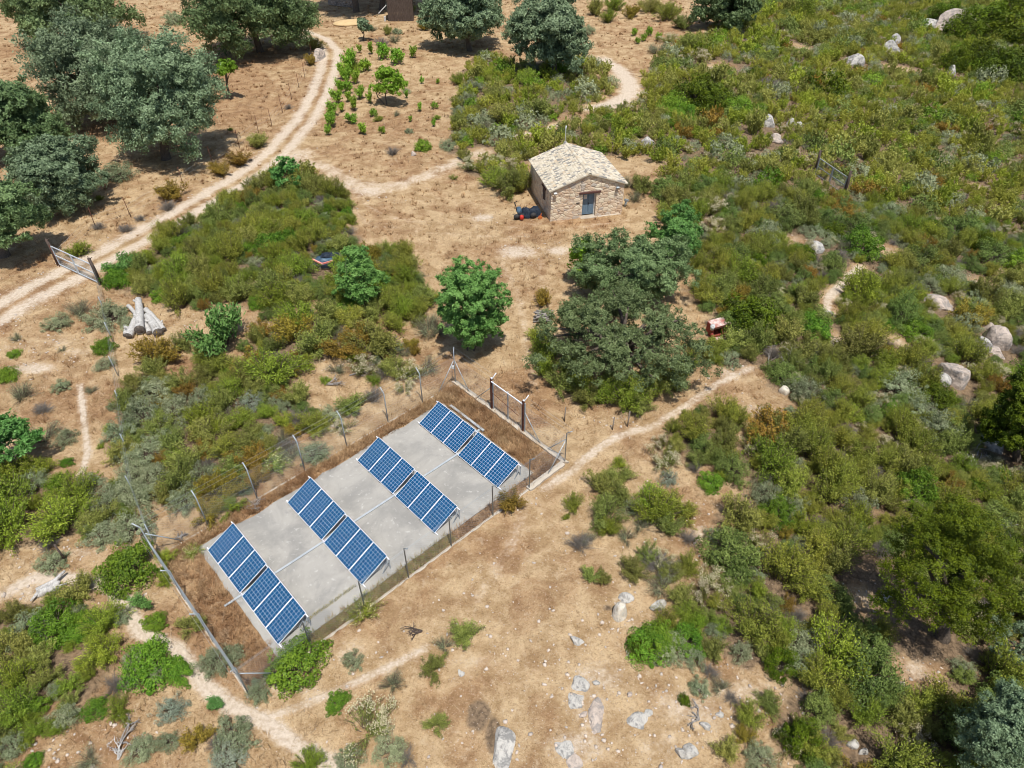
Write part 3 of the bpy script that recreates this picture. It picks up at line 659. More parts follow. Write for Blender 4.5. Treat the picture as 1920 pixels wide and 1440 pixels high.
def lumpy(name, size, rng, m, parent=None, loc=None, rz=0, amp=.25, sub=3, flat=0.0, seed_dirs=7, smooth=True, ridge=0.0):
    """a rounded irregular solid: sphere pushed about by random planes and low waves"""
    import bmesh
    bm = bmesh.new(); bmesh.ops.create_icosphere(bm, subdivisions=sub, radius=1)
    D = rng.normal(size=(seed_dirs, 3)); D /= np.linalg.norm(D, axis=1)[:, None]; cut = rng.uniform(.55, .95, seed_dirs)
    ph = rng.uniform(0, 6, (5, 3)); fr = rng.uniform(1.5, 4, (5, 3))
    for v in bm.verts:
        p = np.array(v.co); n = p / np.linalg.norm(p); r = 1.0
        for d, c in zip(D, cut):
            k = float(n @ d)
            if k > c: r = min(r, c / k)
        r += amp * .3 * sum(math.sin(fr[i] @ n + ph[i, 0]) for i in range(5)) / 5 + ridge * rng.normal()
        q = n * r
        if flat and q[2] < -flat: q[2] = -flat
        v.co = (q[0] * size[0], q[1] * size[1], q[2] * size[2])
    me = bpy.data.meshes.new(name); bm.to_mesh(me); bm.free(); me.materials.append(m)
    if smooth: me.polygons.foreach_set('use_smooth', np.ones(len(me.polygons), bool))
    o = link(name, me, parent, loc); o.rotation_euler = (0, 0, rz); return o
rk = np.random.default_rng(77)
# covered two wheel tractor and clutter by the hut's shaded wall
def drape(name, m, parent, L, Wd, H, rng, nx=16, ny=10, sag=.12):
    u = np.linspace(-1, 1, nx); v = np.linspace(-1, 1, ny); V = []
    ph = rng.uniform(0, 6, 6)
    for a in u:
        for b in v:
            e = max(abs(a), abs(b)); k = sstep(np.array((e - .62) / .36)); top = H * (.86 + .14 * math.sin(a * 2.4 + ph[0]) + .10 * math.sin(b * 3 + ph[1] + a * 2)) - sag * abs(math.sin(a * 5 + ph[2]))
            z = top * (1 - float(k)) + .06 * (1 + math.sin(9 * a + 7 * b + ph[3])) * (.3 + float(k))
            V.append((a * L / 2 * (1 + .03 * math.sin(6 * b + ph[4])), b * Wd / 2 * (1 + .04 * math.sin(5 * a + ph[5])), z))
    q = [(i * ny + j, (i + 1) * ny + j, (i + 1) * ny + j + 1, i * ny + j + 1) for i in range(nx - 1) for j in range(ny - 1)]
    return link(name, npmesh(name, V, q, mats=[m], smooth=True), parent)
p = hut_pt(-1.25, 1.35); t_ = empty('covered_machine', p, .239, 'garden machine under a dark navy cover beside the shaded wall of the hut', 'machine')
drape('cover', TARP, t_, 1.9, .95, .95, rk)
h_ = lumpy('hood', (.26, .36, .36), rk, TARPL, t_, (-1.02, -.15, .62), 0, .3, 3)
g = MB(); g.tube([(-1.2, .1, .9), (-1.28, .15, 1.2), (-1.05, .2, 1.28)], .05, 6); g.tube([(-1.25, -.4, .8), (-1.3, -.45, 1.1)], .04, 6); g.build('handlebar', BLACK, t_)
for x, y in ((-1.25, -.45), (-.85, -.45), (.1, -.52)):
    g = MB()
    for s in range(1): g.tube([(x, y - .07, .24), (x, y + .07, .24)], .24, 12)
    g.build('wheel', BLACK, t_)
g = MB(); g.tube([(-.88, -.62, .30), (-.88, -.62, .42), (-.88, -.62, .60), (-.88, -.62, .66)], [.12, .17, .15, .07], 10); tag(g.build('fuel_can', REDPL, None, None), 'small bright red can standing against the covered machine', 'can').location = hut_pt(-1.25, 1.35, -.22) ; bpy.data.objects['fuel_can'].rotation_euler = (0, 0, .239)
g = MB(); g.box((0, 0, .12), (.34, .10, .24), Matrix.Rotation(.5, 3, 'Y'), 0, 0, .02); g.box((.1, .04, .3), (.06, .06, .3), Matrix.Rotation(.3, 3, 'Y')); tag(g.build('plough_blade', ORANGEP, None, hut_pt(-.65, .62, 0), .6), 'short orange metal blade in the grass at the foot of the hut wall', 'tool part')
g = MB(); g.tube([(0, 0, 0), (.1, 0, .5)], .09, 8); g.box((.1, 0, .56), (.32, .2, .2), Matrix.Rotation(.4, 3, 'Y'), 0, 0, .03); tag(g.build('water_pump', DULL, None, hut_pt(6.6, 1.0, 0), .4), 'small grey pump standing in dry grass right of the hut', 'pump')

# tarpaulin covered trailer among the bushes
p = G(612, 496); t_ = empty('covered_trailer', p, R(-4), 'low trailer under slate blue sheets with a faded red side rail, among bushes', 'trailer'); t_.scale = (.66, .66, .66)
drape('cover', TARPL, t_, 3.1, 1.7, 1.15, rk)
c2 = drape('folded_cover', TARP, t_, 1.9, 1.0, .42, rk); c2.location = (.45, .25, .95)
g = MB(); g.bar((-1.15, -.72, 1.02), (-.1, -.98, .66), .17, .15); g.build('side_rail', PINKPL, t_)
g = MB(); g.bar((-.1, -.98, .66), (1.45, -.66, 1.02), .15, .14); g.build('side_rail', PINKPL, t_)
g = MB(); g.box((.55, -1.05, .38), (1.5, .10, .42), Matrix.Rotation(.1, 3, 'Z'), 0, 0, .02); g.build('side_board', TARP, t_)
for x in (-.8, .8):
    g = MB(); g.tube([(x, -.95, .3), (x, -.75, .3)], .3, 14); g.build('wheel', BLACK, t_)

# rusty box body at the right of the big oak
p = G(1344, 624); t_ = empty('rusty_box_body', p, R(24), 'rusty red open sided metal box at the edge of the big oak', 'metal box'); t_.scale = (.62, .62, .68)
g = MB(); L, Wd, Hh = 2.0, 1.15, 1.15
g.box((0, Wd / 2 - .02, Hh / 2), (L, .04, Hh)); g.box((-L / 2 + .02, 0, Hh / 2), (.04, Wd - .09, Hh)); g.box((L / 2 - .02, 0, Hh / 2), (.04, Wd - .09, Hh))
g.box((0, 0, .03), (L - .09, Wd - .09, .06)); g.bar((-.95, -Wd / 2, .2), (.95, -Wd / 2, .16), .14, .16); g.bar((.32, -Wd / 2 + .03, .2), (-.18, -Wd / 2 + .03, Hh), .06); g.build('body', REDRUST, t_)
g = MB(); g.box((-.46, 0, Hh + .03), (1.0, Wd + .08, .05), Matrix.Rotation(.05, 3, 'X'), 0, 0, .01); g.box((.52, 0, Hh + .035), (.94, Wd + .08, .05), Matrix.Rotation(.05, 3, 'X'), 0, 0, .01); g.build('lid', PINKRUST, t_)
g = MB(); g.box((0, -Wd / 2 - .03, Hh - .06), (L, .06, .20), None, 0, 0, .01); g.build('front_rim', RUST, t_)
g = MB(); g.tube([(-1.08, -.35, .9), (-1.12, -.42, 1.36)], [.2, .24], 10); g.tube([(-1.12, -.42, 1.362), (-1.125, -.425, 1.40)], [.15, .12], 10); g.build('cowl', WHITEP, t_)
g = MB(); g.tube([(-1.2, -.65, .3), (-1.05, -.65, .3)], .3, 12); g.build('wheel', REDRUST, t_)
g = MB(); g.bar((-.9, -.75, .02), (.2, -1.2, .02), .5, .05); g.build('ramp_board', PINKRUST, t_)

# field gates
def field_gate(pa, pb, name, label, ph=2.1, fw=.06, h=1.15, m=GALV, postr=.10):
    a, b = pa, pb; d = (b - a); L = math.hypot(d.x, d.y); rz = math.atan2(d.y, d.x)
    root = empty(name, a, rz, label, 'gate'); zb = b.z - a.z
    def zz(x): return zb * x / L
    for x in (0, L):
        g = MB(); g.tube([(x, 0, zz(x) - .2), (x + .03, .02, zz(x) + ph * .6), (x - .02, 0, zz(x) + ph)], [postr, postr * .92, postr * .8], 8)
        g.tube([(x, 0, zz(x) + ph - .12), (x + .22, .10, zz(x) + ph + .10)], [.045, .02], 5); g.tube([(x, 0, zz(x) + ph - .1), (x - .2, .05, zz(x) + ph + .08)], [.04, .015], 5); g.build('gate_post', DARKWOOD, root)
    x0, x1 = .16, L - .16; zl = .12
    g = MB()
    for z in (zl, zl + h * .5, zl + h): g.bar((x0, 0, z + zz(x0)), (x1, 0, z + zz(x1)), fw * .8)
    for x in (x0, (x0 + x1) / 2 - .02, (x0 + x1) / 2 + .05, x1): g.bar((x, 0, zl + zz(x) + .02), (x, 0, zl + h + zz(x) - .02), fw)
    g.build('gate_frame', m, root)
    g = MB(); n = int(L / .10)
    for i in range(1, n): x = x0 + (x1 - x0) * i / n; g.bar((x, .03, zl + zz(x)), (x, .03, zl + h + zz(x)), .005)
    for i in range(1, 12): z = zl + h * i / 12; g.bar((x0, .032, z + zz(x0)), (x1, .032, z + zz(x1)), .005)
    g.build('wire_mesh', GALV, root)
    return root
RG = (G(110, 497), G(188.5, 533.5))
field_gate(*RG, 'field_gate', 'galvanised two leaf field gate across the pale dirt track', 2.05, .075, 1.45, GALV2, .13)
field_gate(G(1526, 327), G(1581, 366), 'field_gate', 'narrow grey gate between dark posts in the scrub right of the hut', 2.2, .07, 1.45, GALV, .13)

# thin wire fences
def wire_fence(pts, label, hs, rng, m, netting=None, strands=(.35, .75, 1.1), r=.025, strandm=GALV):
    P = [G(*q) for q in pts]; root = empty('wire_fence', P[0], 0, label, 'fence'); o = P[0]
    for q in P:
        g = MB(); lean = rng.normal(0, .04, 2); g.tube([q - o + Vector((0, 0, -.1)), q - o + Vector((lean[0], lean[1], hs))], r, 5); g.build('post', m, root)
    g = MB()
    for z in strands:
        for a, b in zip(P[:-1], P[1:]): g.tube([a - o + Vector((0, 0, z)), b - o + Vector((0, 0, z))], .004, 3)
    g.build('wire', strandm, root)
    if netting:
        g = MB()
        for a, b in zip(P[:-1], P[1:]):
            d = (b - a); L = math.hypot(d.x, d.y); n = int(L / netting[1])
            for i in range(n):
                q = a + d * (i / n) - o
                g.bar(q + Vector((0, 0, .03)), q + Vector((0, 0, netting[0])), .0022)
            for z in np.arange(.08, netting[0], netting[1] * 1.1): g.bar(a - o + Vector((0, 0, z)), b - o + Vector((0, 0, z)), .0022)
        g.build('netting', GREENWIRE, root)
GREENWIRE = simple('green_coated_wire', (.20, .27, .22), (.26, .31, .27), 4, .6, .3)
rw = np.random.default_rng(4)
wire_fence([(112, 500), (180, 428), (246, 408), (345, 350), (400, 310), (449, 278), (485, 249), (510, 236), (530, 211), (547, 187), (561, 165), (572, 147), (585, 110)], 'thin rusty post and wire fence along the upper left of the track', 1.75, rw, RUST)
wire_fence([(189, 534), (200, 590), (212, 640), (222, 705), (232, 770), (243, 850), (256, 930), (290, 1022)], 'green netting fence running from the track gate down to the solar enclosure', 1.45, rw, GALV, (1.4, .22))
g = MB(); g.tube([(0, 0, -.1), (-.05, .03, 1.15)], [.05, .04], 6); tag(g.build('wooden_stake', DARKWOOD, None, G(124, 1052)), 'lone dark leaning stake in dry grass left of the enclosure', 'stake')
for i_, (a_, b_) in enumerate([((1176, 800), 1.1), ((1148, 806), .9), ((1058, 790), 1.0)]):
    g = MB(); g.tube([(0, 0, -.1), (.03, .02, b_)], .035, 6); tag(g.build('wooden_stake', OLDWOOD, None, G(*a_)), ['thin grey stake below the bushes beside the footpath bend', 'short grey stake in tall grass just left of the footpath bend', 'pale stake in tall dry grass behind the enclosure corner'][i_], 'stake', 'grey stakes in the grass')

# ------------------------------------------------------------------ logs, firewood, dead wood
def log(pa, pb, r0, r1, label, rng, za=0, zb=0, group='bleached logs in the pile', knob=2):
    a = G(*pa); b = G(*pb); a.z += za; b.z += zb; d = b - a; n = 9
    root = empty('log', a, 0, label, 'log', group)
    pts = []; rr = []
    for i in range(n):
        f = i / (n - 1); q = d * f; side = Vector((-d.y, d.x, 0)).normalized(); pts.append(q + side * math.sin(f * 3 + rng.uniform(0, .6)) * .05 + Vector((0, 0, rng.normal(0, .012)))); rr.append((r0 + (r1 - r0) * f) * rng.uniform(.93, 1.07))
    g = MB(); g.tube(pts, rr, 10, cap=False)
    for _ in range(knob):
        i = rng.integers(1, n - 1); an = rng.uniform(-1, 1); e = Vector((-d.y, d.x, 0)).normalized() * math.sin(an) * 1 + Vector((0, 0, 1)) * abs(math.cos(an)); g.tube([pts[i], pts[i] + e * rr[i] * 1.7], [rr[i] * .5, rr[i] * .28], 6)
    g.build('trunk', GREYLOG, root)
    for q, r, i in ((pts[0], rr[0], 1), (pts[-1], rr[-1], -2)):
        e = MB(); dd = (q - pts[i]).normalized(); e.tube([q - dd * .02, q + dd * .004], [r * .97, r * .9], 10); e.build('cut_end', LOGEND, root)
rl = np.random.default_rng(21)
log((263, 572), (266, 628), .20, .30, 'thick straight bleached log in the middle on top of the log pile', rl, .42, .40, knob=3)
log((260, 592), (244, 636), .22, .26, 'bleached log with dark sawn end, left of the middle log', rl, .2, .25)
log((278, 598), (300, 631), .24, .30, 'bleached log with a round dark cut face at the right of the pile', rl, .25, .28)
log((276, 588), (309, 623), .17, .19, 'slender bleached log forming the right edge of the pile', rl, .32, .2)
log((244, 582), (262, 604), .13, .12, 'short thin bleached log sticking out at the upper left of the pile', rl, .35, .25, knob=1)
log((270, 605), (282, 628), .16, .18, 'low bleached log half hidden under the middle of the pile', rl, .12, .12, knob=1)
log((236, 614), (236, 632), .13, .14, 'short upright looking bleached log at the far left beside the grey bush', rl, .15, .13, knob=0)
def bundle(px, py, n, L, label, rng, m, name='firewood_stack', cat='firewood', hgt=.5, r=.06, cross=.25):
    root = empty(name, G(px, py), rng.uniform(-.2, .2), label, cat)
    for i in range(n):
        g = MB(); y = rng.uniform(-.35, .35); z = .06 + hgt * rng.random(); an = rng.normal(0, cross); l = L * rng.uniform(.6, 1); x = rng.normal(0, .1)
        dx, dy = math.cos(an) * l / 2, math.sin(an) * l / 2; rr = r * rng.uniform(.6, 1.3)
        g.tube([(x - dx, y - dy, z + rng.normal(0, .05)), (x, y + rng.normal(0, .05), z + rng.normal(0, .04)), (x + dx, y + dy, z + rng.normal(0, .05))], [rr, rr * .95, rr * .7], 6); g.build('branch', m, root)
bundle(1020, 600, 16, 1.35, 'small stack of grey branches at the left foot of the big oak', rl, DEADW)
def deadbranch(px, py, L, label, rng, m=DEADW, rz=0, up=.35, name='dead_branch', n=14, r=.045):
    g = MB()
    def grow(p, d, l, r_, k):
        q = p + d * l * .5 + Vector(rng.normal(0, .08 * l, 3)); e = q + d * l * .5 + Vector(rng.normal(0, .1 * l, 3)); e.z = max(e.z, .01); q.z = max(q.z, .01)
        g.tube([p, q, e], [r_, r_ * .75, r_ * .5], 5)
        if k > 0:
            for _ in range(rng.integers(2, 4)):
                f = rng.uniform(.3, 1); b = p.lerp(q, f * 2) if f < .5 else q.lerp(e, f * 2 - 1); nd_ = (d + Vector(rng.normal(0, .6, 3))); nd_.z = abs(nd_.z) * up + .05; grow(b, nd_.normalized(), l * rng.uniform(.45, .7), r_ * .55, k - 1)
    for _ in range(3):
        a = rz + rng.normal(0, .5); grow(Vector((0, 0, .04)), Vector((math.cos(a), math.sin(a), .18)).normalized(), L * rng.uniform(.5, .75), r, 3)
    o = g.build(name, m, None, G(px, py)); return tag(o, label, 'dead branch', None)
for a_ in [(792, 1184, 1.5, 'dark fallen dead branch on the bare grass below the solar slab', DARKWOOD, 2.9), (655, 705, 2.2, 'tangle of grey dead branches left of the enclosure corner', DEADW, .3), (612, 722, 1.7, 'twisted pale dead branch by the small cleared hollow', DEADW, .6),
           (515, 840, 2.0, 'arched dead branch behind the yellow green bush by the fence', DEADW, .4), (460, 955, 1.3, 'pale dead branch lying just outside the left fence line', DEADW, .3), (225, 1395, 2.6, 'long thin dead branch across the grass at the bottom left', DEADW, .8),
           (222, 1425, 1.4, 'bleached forked dead branch near the bottom left corner', GREYLOG, 1.5), (1440, 690, 3.2, 'bleached dead limb in the scrub below the watermark free right slope', DEADW, .9), (1590, 660, 2.6, 'grey fallen dead branch in the middle of the right scrub', DEADW, 2.4),
           (1310, 1350, 1.4, 'thin pale dead branch on the stony patch at the bottom', DEADW, 2.2), (1830, 890, 3.0, 'bare bleached dead branches near the right edge of the picture', GREYLOG, 1.2), (1880, 1290, 2.2, 'grey dead branch under the bush in the lower right corner', DEADW, .5),
           (1660, 1130, 1.3, 'small bleached dead sapling in the shade left of the dark tree', GREYLOG, 1.4), (330, 1010, 1.3, 'grey dead stick inside the left corner of the enclosure', DEADW, .1), (1880, 1010, 3.0, 'bleached leafless branches at the right edge above the dark tree', GREYLOG, 1.6)]:
    deadbranch(a_[0], a_[1], a_[2] * (.42 if a_[1] > 1000 else .62), a_[3].replace(' below the watermark free right slope', ' right of the footpath'), rl, a_[4], a_[5])
s_ = lumpy('bleached_stump', (.62, .26, .26), rl, GREYLOG, None, G(90, 1104, .10), .5, .9, 3, .5); tag(s_, 'knotted bleached stump lying on the pale footpath at left', 'stump')
g = MB(); g.tube([(-.4, .1, .05), (.3, .2, .1), (.75, .45, .22)], [.12, .1, .05], 7); g.tube([(-.1, .1, .06), (.2, -.2, .1), (.75, -.15, .1)], [.1, .08, .04], 7); g.tube([(-.3, 0, .05), (-.65, -.35, .04)], [.1, .03], 6)
o_ = g.build('limb', GREYLOG, s_)
# ------------------------------------------------------------------ far end: shed, dry stone wall, sand heap
p = G(752, 40); t_ = empty('plank_shed', p, .1, 'dark plank shed with tall boards at the top edge of the photo', 'shed')
g = MB()
for i in range(18):
    h_ = 3.4 + rl.normal(0, .12); g.box((-1.7 + i * .2, 0, h_ / 2), (.19, .06, h_), None, 0, 0, 0)
for i in range(14): g.box((-1.72, .15 + i * .2, 1.6), (.06, .19, 3.2)); g.box((1.82, .15 + i * .2, 1.7), (.06, .19, 3.4))
g.build('wall', DARKWOOD, t_)
g = MB(); g.box((0, 1.4, 3.55), (4.0, 3.4, .08), Matrix.Rotation(-.08, 3, 'X')); g.build('roof', DULL, t_)
g = MB(); g.bar((-1.9, -.1, 2.2), (-3.1, -.4, 1.2), .1); g.build('brace', WHITEP, t_)
g = MB(); g.box((-2.3, -.1, .35), (.26, .2, .7), None, 0, 0, .02); tag(g.build('white_post', WHITEP, None, p), 'short white post left of the dark plank shed', 'post')
p = G(643, 12); g = MB(); rr_ = np.random.default_rng(6)
for i in range(26):
    for j in range(5):
        g.box((-2.6 + i * .22 + rr_.normal(0, .03), rr_.normal(0, .05), .12 + j * .24), (.24, .45, .23), Matrix.Rotation(rr_.normal(0, .1), 3, 'Z'), 0, 0, .05)
tag(g.build('dry_stone_wall', ROCKP, None, p, -.45), 'low dry stone wall beside the track at the top of the photo', 'wall')
tag(lumpy('sand_heap', (2.6, 1.6, .45), rr_, SAND, None, G(658, 44), .2, .3, 3, .15), 'heap of yellow sand by the far end of the track', 'sand heap')

# ------------------------------------------------------------------ foliage
def rdir(rng, n, zmin=-1.0):
    d = rng.normal(size=(n * 3 + 8, 3)); d /= np.linalg.norm(d, axis=1)[:, None]; return d[d[:, 2] >= zmin][:n]
def nrm(a): return a / np.maximum(np.linalg.norm(a, axis=1), 1e-9)[:, None]
def leaves(c, u, nrmv, ln, wd):
    """one pointed leaf (a diamond) per point: c centre, u along the leaf, nrmv facing"""
    u = nrm(u); v = nrm(np.cross(nrmv, u)); n = len(c)
    V = np.empty((n, 4, 3), np.float32); l = np.asarray(ln).reshape(-1, 1); w_ = np.asarray(wd).reshape(-1, 1)
    V[:, 0] = c - u * l; V[:, 1] = c + v * w_ - u * l * .1; V[:, 2] = c + u * l; V[:, 3] = c - v * w_ - u * l * .1
    return V.reshape(-1, 3), np.arange(n * 4).reshape(-1, 4)
def prism_paths(P, r0, r1):
    """thin three sided stems; P (n, k, 3)"""
    n, k, _ = P.shape; d = nrm((P[:, -1] - P[:, 0])); a = np.where(np.abs(d[:, 2:3]) < .9, [[0, 0, 1.]], [[1., 0, 0]]); u = nrm(np.cross(d, a)); v = np.cross(d, u)
    rr = np.linspace(1, 0, k)[None, :, None, None] * (np.reshape(r0, (-1, 1, 1, 1)) - np.reshape(r1, (-1, 1, 1, 1))) + np.reshape(r1, (-1, 1, 1, 1))
    ang = np.arange(3) * 2.094; off = (u[:, None, None] * np.cos(ang)[None, None, :, None] + v[:, None, None] * np.sin(ang)[None, None, :, None]) * rr
    V = (P[:, :, None] + off).reshape(-1, 3); b = (np.arange(n) * k * 3)[:, None, None] + (np.arange(k - 1) * 3)[None, :, None]; j = np.arange(3)[None, None]; j2 = (np.arange(3) + 1) % 3
    q = np.stack([b + j, b + j2, b + 3 + j2, b + 3 + j], -1).reshape(-1, 4); return V, q
class Fol:
    def __init__(s): s.V = []; s.Q = []; s.M = []; s.T = []; s.n = 0
    def add(s, V, Q, mi, tint): s.V.append(V); s.Q.append(Q + s.n); s.n += len(V); s.M.append(np.full(len(Q), mi)); s.T.append(np.broadcast_to(tint, (len(Q),)))
    def mesh(s, name, mats): return npmesh(name, np.concatenate(s.V), np.concatenate(s.Q), mats=mats, midx=np.concatenate(s.M), tint=np.concatenate(s.T))
def stems(rng, n, h, spread, bend=.25, k=4):
    """stems rising from one root and leaning outwards; returns paths (n, k, 3) in a unit wide plant"""
    m = max(6, n // 5); ta = rng.uniform(0, 2 * math.pi, m); p1, p2 = rng.uniform(0, 6.28, 2); tr_ = np.sqrt(rng.random(m)) * spread * .92 * (1 + .12 * np.sin(2 * ta + p1) + .09 * np.sin(3 * ta + p2))
    th_ = rng.uniform(.7, 1.15, m); i = rng.integers(0, m, n); tx = np.cos(ta) * tr_; ty = np.sin(ta) * tr_
    X = tx[i] + rng.normal(0, .12 * spread, n); Y = ty[i] + rng.normal(0, .12 * spread, n); r = np.hypot(X, Y)
    hh = h * np.sqrt(np.clip(1 - (r / (spread * 1.25)) ** 2, .10, 1)) * th_[i] * rng.uniform(.8, 1.08, n)
    tip = np.stack([X, Y, hh], -1); base = np.stack([X * .22, Y * .22, np.full(n, -.04)], -1)
    t = np.linspace(0, 1, k)[None, :, None]; P = base[:, None] * (1 - t) + tip[:, None] * t
    P[:, 1:-1] += rng.normal(0, .04, (n, k - 2, 3)); P[:, :, :2] *= 1 - bend * (np.sin(t * math.pi))[:, :, 0:1] * .5
    return P
def along(P, s, t):
    k = P.shape[1]; x = t * (k - 1); i = np.clip(x.astype(int), 0, k - 2); f = (x - i)[:, None]; a = P[s, i]; b = P[s, i + 1]; return a * (1 - f) + b * f, nrm(b - a)
def shrub_mesh(name, rng, mats, nst, h, nleaf, ll, lw, t0=.35, spread=1.0, jit=.05, up=.6, extra=None, twigs=True, dens=1.6):
    F = Fol(); P = stems(rng, nst, h, spread)
    if twigs: V, Q = prism_paths(P, .014, .004); F.add(V, Q, 1, 0)
    s = rng.integers(0, nst, nleaf); t = t0 + (1 - t0) * rng.random(nleaf) ** (1 / dens)
    p, d = along(P, s, t); p = p + rng.normal(0, jit, (nleaf, 3)); p[:, 2] = np.maximum(p[:, 2], .015)
    u = d + rng.normal(0, .75, (nleaf, 3)); nn = nrm(rng.normal(0, .75, (nleaf, 3)) + nrm(p * [1, 1, 1.1] - [0, 0, .12]) * 1.3 + np.array([0, 0, up * .5]))
    st = rng.random(nst); ti = np.clip(.45 * st[s] + .35 * rng.random(nleaf) + .28 * (t - .4), 0, 1)  # tint rises toward the stem tips, painting the bush's shaded interior
    V, Q = leaves(p, u, nn, ll * rng.uniform(.6, 1.4, nleaf), lw * rng.uniform(.6, 1.4, nleaf)); F.add(V, Q, 0, ti)
    if extra:                                        # flower heads on the stem tips
        ne, rad, ns, sz = extra; tips = P[rng.permutation(nst)[:ne], -1]
        c = np.repeat(tips, ns, 0) + rng.normal(0, rad, (ne * ns, 3)) * [1, 1, .5] + [0, 0, .05]; V, Q = leaves(c, rng.normal(size=c.shape), rng.normal(0, .6, c.shape) + [0, 0, 1], sz, sz * .8); F.add(V, Q, 2, rng.random(len(c)))
    return F if name is None else F.mesh(name, mats)
def clump_mesh(name, rng, mats, ncl, h, rcl, nper, ll, lw, flat=.75, zmin=-.2, spread=1.0, core=True):
    """a lumpy bush: leaf shells round many small heads"""
    F = Fol(); d = rdir(rng, ncl, zmin); d = d[:ncl]; k = len(d); p1, p2 = rng.uniform(0, 6.28, 2); aa = np.arctan2(d[:, 1], d[:, 0]); rad = (rng.uniform(.45, .95, k) * (1 + .09 * np.sin(2 * aa + p1) + .08 * np.sin(3 * aa + p2)))[:, None]
    c = d * rad * [spread, spread, h]; c[:, 2] += h * .18; c[:, 2] = np.maximum(c[:, 2], rcl * .35)
    base = np.zeros((k, 3)); base[:, :2] = c[:, :2] * .12; t = np.linspace(0, 1, 4)[None, :, None]
    P = base[:, None] * (1 - t) + c[:, None] * t; P[:, 1:3] += rng.normal(0, .03, (k, 2, 3)); V, Q = prism_paths(P, .02, .006); F.add(V, Q, 1, 0)
    rr = rcl * rng.uniform(.45, 1.5, k); n = k * nper; ci = np.repeat(np.arange(k), nper)
    dd = rdir(rng, n, -.55); n = len(dd); ci = ci[:n]
    p = c[ci] + dd * (rr[ci] * (.55 + .45 * rng.random(n) ** .5))[:, None] * [1, 1, flat]; p[:, 2] = np.maximum(p[:, 2], .015)
    og_ = nrm(p * [1, 1, 1.1]); nn = nrm(dd * .7 + og_ * .6 + rng.normal(0, .6, (n, 3)) + [0, 0, .2]); u = nrm(np.cross(nn, rng.normal(size=(n, 3))) + dd * .4)
    ct = rng.random(k); ti = np.clip(.5 * ct[ci] + .5 * rng.random(n), 0, 1)
    V, Q = leaves(p, u, nn, ll * rng.uniform(.6, 1.4, n), lw * rng.uniform(.6, 1.4, n)); F.add(V, Q, 0, ti)
    return F if name is None else F.mesh(name, mats)
rv = np.random.default_rng(11)
KIND = {}
def kinds():
    K = KIND
    K['rockrose'] = [shrub_mesh('rockrose_shrub', rv, [ROCKROSE, TWIG], 95, .95, 6200, .040, .0165, .15, 1, .055) for _ in range(5)]
    K['heath'] = [shrub_mesh('heath_shrub', rv, [HEATH, TWIG], 130, .95, 6600, .037, .0135, .12, 1, .048, .4) for _ in range(4)]
    K['orange'] = [shrub_mesh('rusty_shrub', rv, [ORNG, TWIG, ROCKROSE], 80, .9, 4200, .046, .018, .2, 1, .05) for _ in range(3)]
    K['broom'] = [shrub_mesh('broom_shrub', rv, [BROOM, TWIG], 110, 1.05, 6400, .037, .0145, .2, 1, .052, .4) for _ in range(3)]
    K['phillyrea'] = [clump_mesh('phillyrea_shrub', rv, [PHIL, TWIG], 85, .85, .20, 85, .036, .016, .9, -.3) for _ in range(4)]
    K['lentisk'] = [clump_mesh('lentisk_shrub', rv, [LENTISK, TWIG], 70, .80, .22, 105, .040, .019, .85, -.3) for _ in range(4)]
    K['deep'] = [clump_mesh('evergreen_shrub', rv, [DEEP, TWIG], 80, .9, .21, 110, .038, .018, .85, -.3) for _ in range(3)]
    K['juniper'] = [clump_mesh('juniper_shrub', rv, [JUNI, TWIG], 95, .74, .16, 70, .030, .014, .9, -.2) for _ in range(4)]
    K['silver'] = [clump_mesh('silver_shrub', rv, [SILV, TWIG], 110, .62, .13, 45, .032, .011, 1.0, -.05) for _ in range(2)]
    K['cream'] = [shrub_mesh('flowering_shrub', rv, [ROCKROSE, TWIG, CREAM], 75, .72, 2300, .045, .012, .25, 1, .05, .6, (52, .075, 22, .026)) for _ in range(3)]
    K['yellowflower'] = [shrub_mesh('flowering_shrub', rv, [HEATH, TWIG, YELF], 90, .72, 2700, .042, .011, .25, 1, .05, .6, (40, .06, 9, .022)) for _ in range(2)]
    K['sparse'] = [shrub_mesh('sparse_shrub', rv, [JUNI, TWIG], 120, .75, 2300, .028, .0085, .15, 1, .11) for _ in range(3)]
    K['ash'] = [shrub_mesh('leafy_shrub', rv, [ASH, TWIG], 42, 1.15, 2000, .075, .026, .3, 1, .075, .8) for _ in range(3)]
    K['sapling'] = [shrub_mesh('sapling', rv, [FIG, TWIG], 16, 1.5, 520, .13, .055, .35, .8, .10, .9) for _ in range(3)]
    K['dead'] = []
    for _ in range(3):
        F = Fol(); P = stems(rv, 230, .60, 1.0); V, Q = prism_paths(P, .010, .004); F.add(V, Q, 0, 0)
        s = rv.integers(0, 230, 900); p, d = along(P, s, .3 + .7 * rv.random(900)); e = p + nrm(d + rv.normal(0, .8, (900, 3))) * rv.uniform(.06, .18, (900, 1)); e[:, 2] = np.maximum(e[:, 2], .02)
        V, Q = prism_paths(np.stack([p, e], 1), .005, .002); F.add(V, Q, 0, 0); K['dead'].append(F.mesh('dead_shrub', [GREYT]))
kinds()
KH = dict(broom=1.05, phillyrea=.95, rockrose=.95, heath=.95, orange=.85, lentisk=.85, deep=.95, juniper=.78, silver=.72, cream=.78, yellowflower=.75, sparse=.7, ash=1.15, sapling=1.5, dead=.55)
KN = dict(broom='broom_shrub', phillyrea='phillyrea_shrub', rockrose='rockrose_shrub', heath='heath_shrub', orange='rusty_shrub', lentisk='lentisk_shrub', deep='evergreen_shrub', juniper='juniper_shrub', silver='silver_shrub', cream='flowering_shrub', yellowflower='flowering_shrub', sparse='sparse_shrub', ash='leafy_shrub', sapling='sapling', dead='dead_shrub')
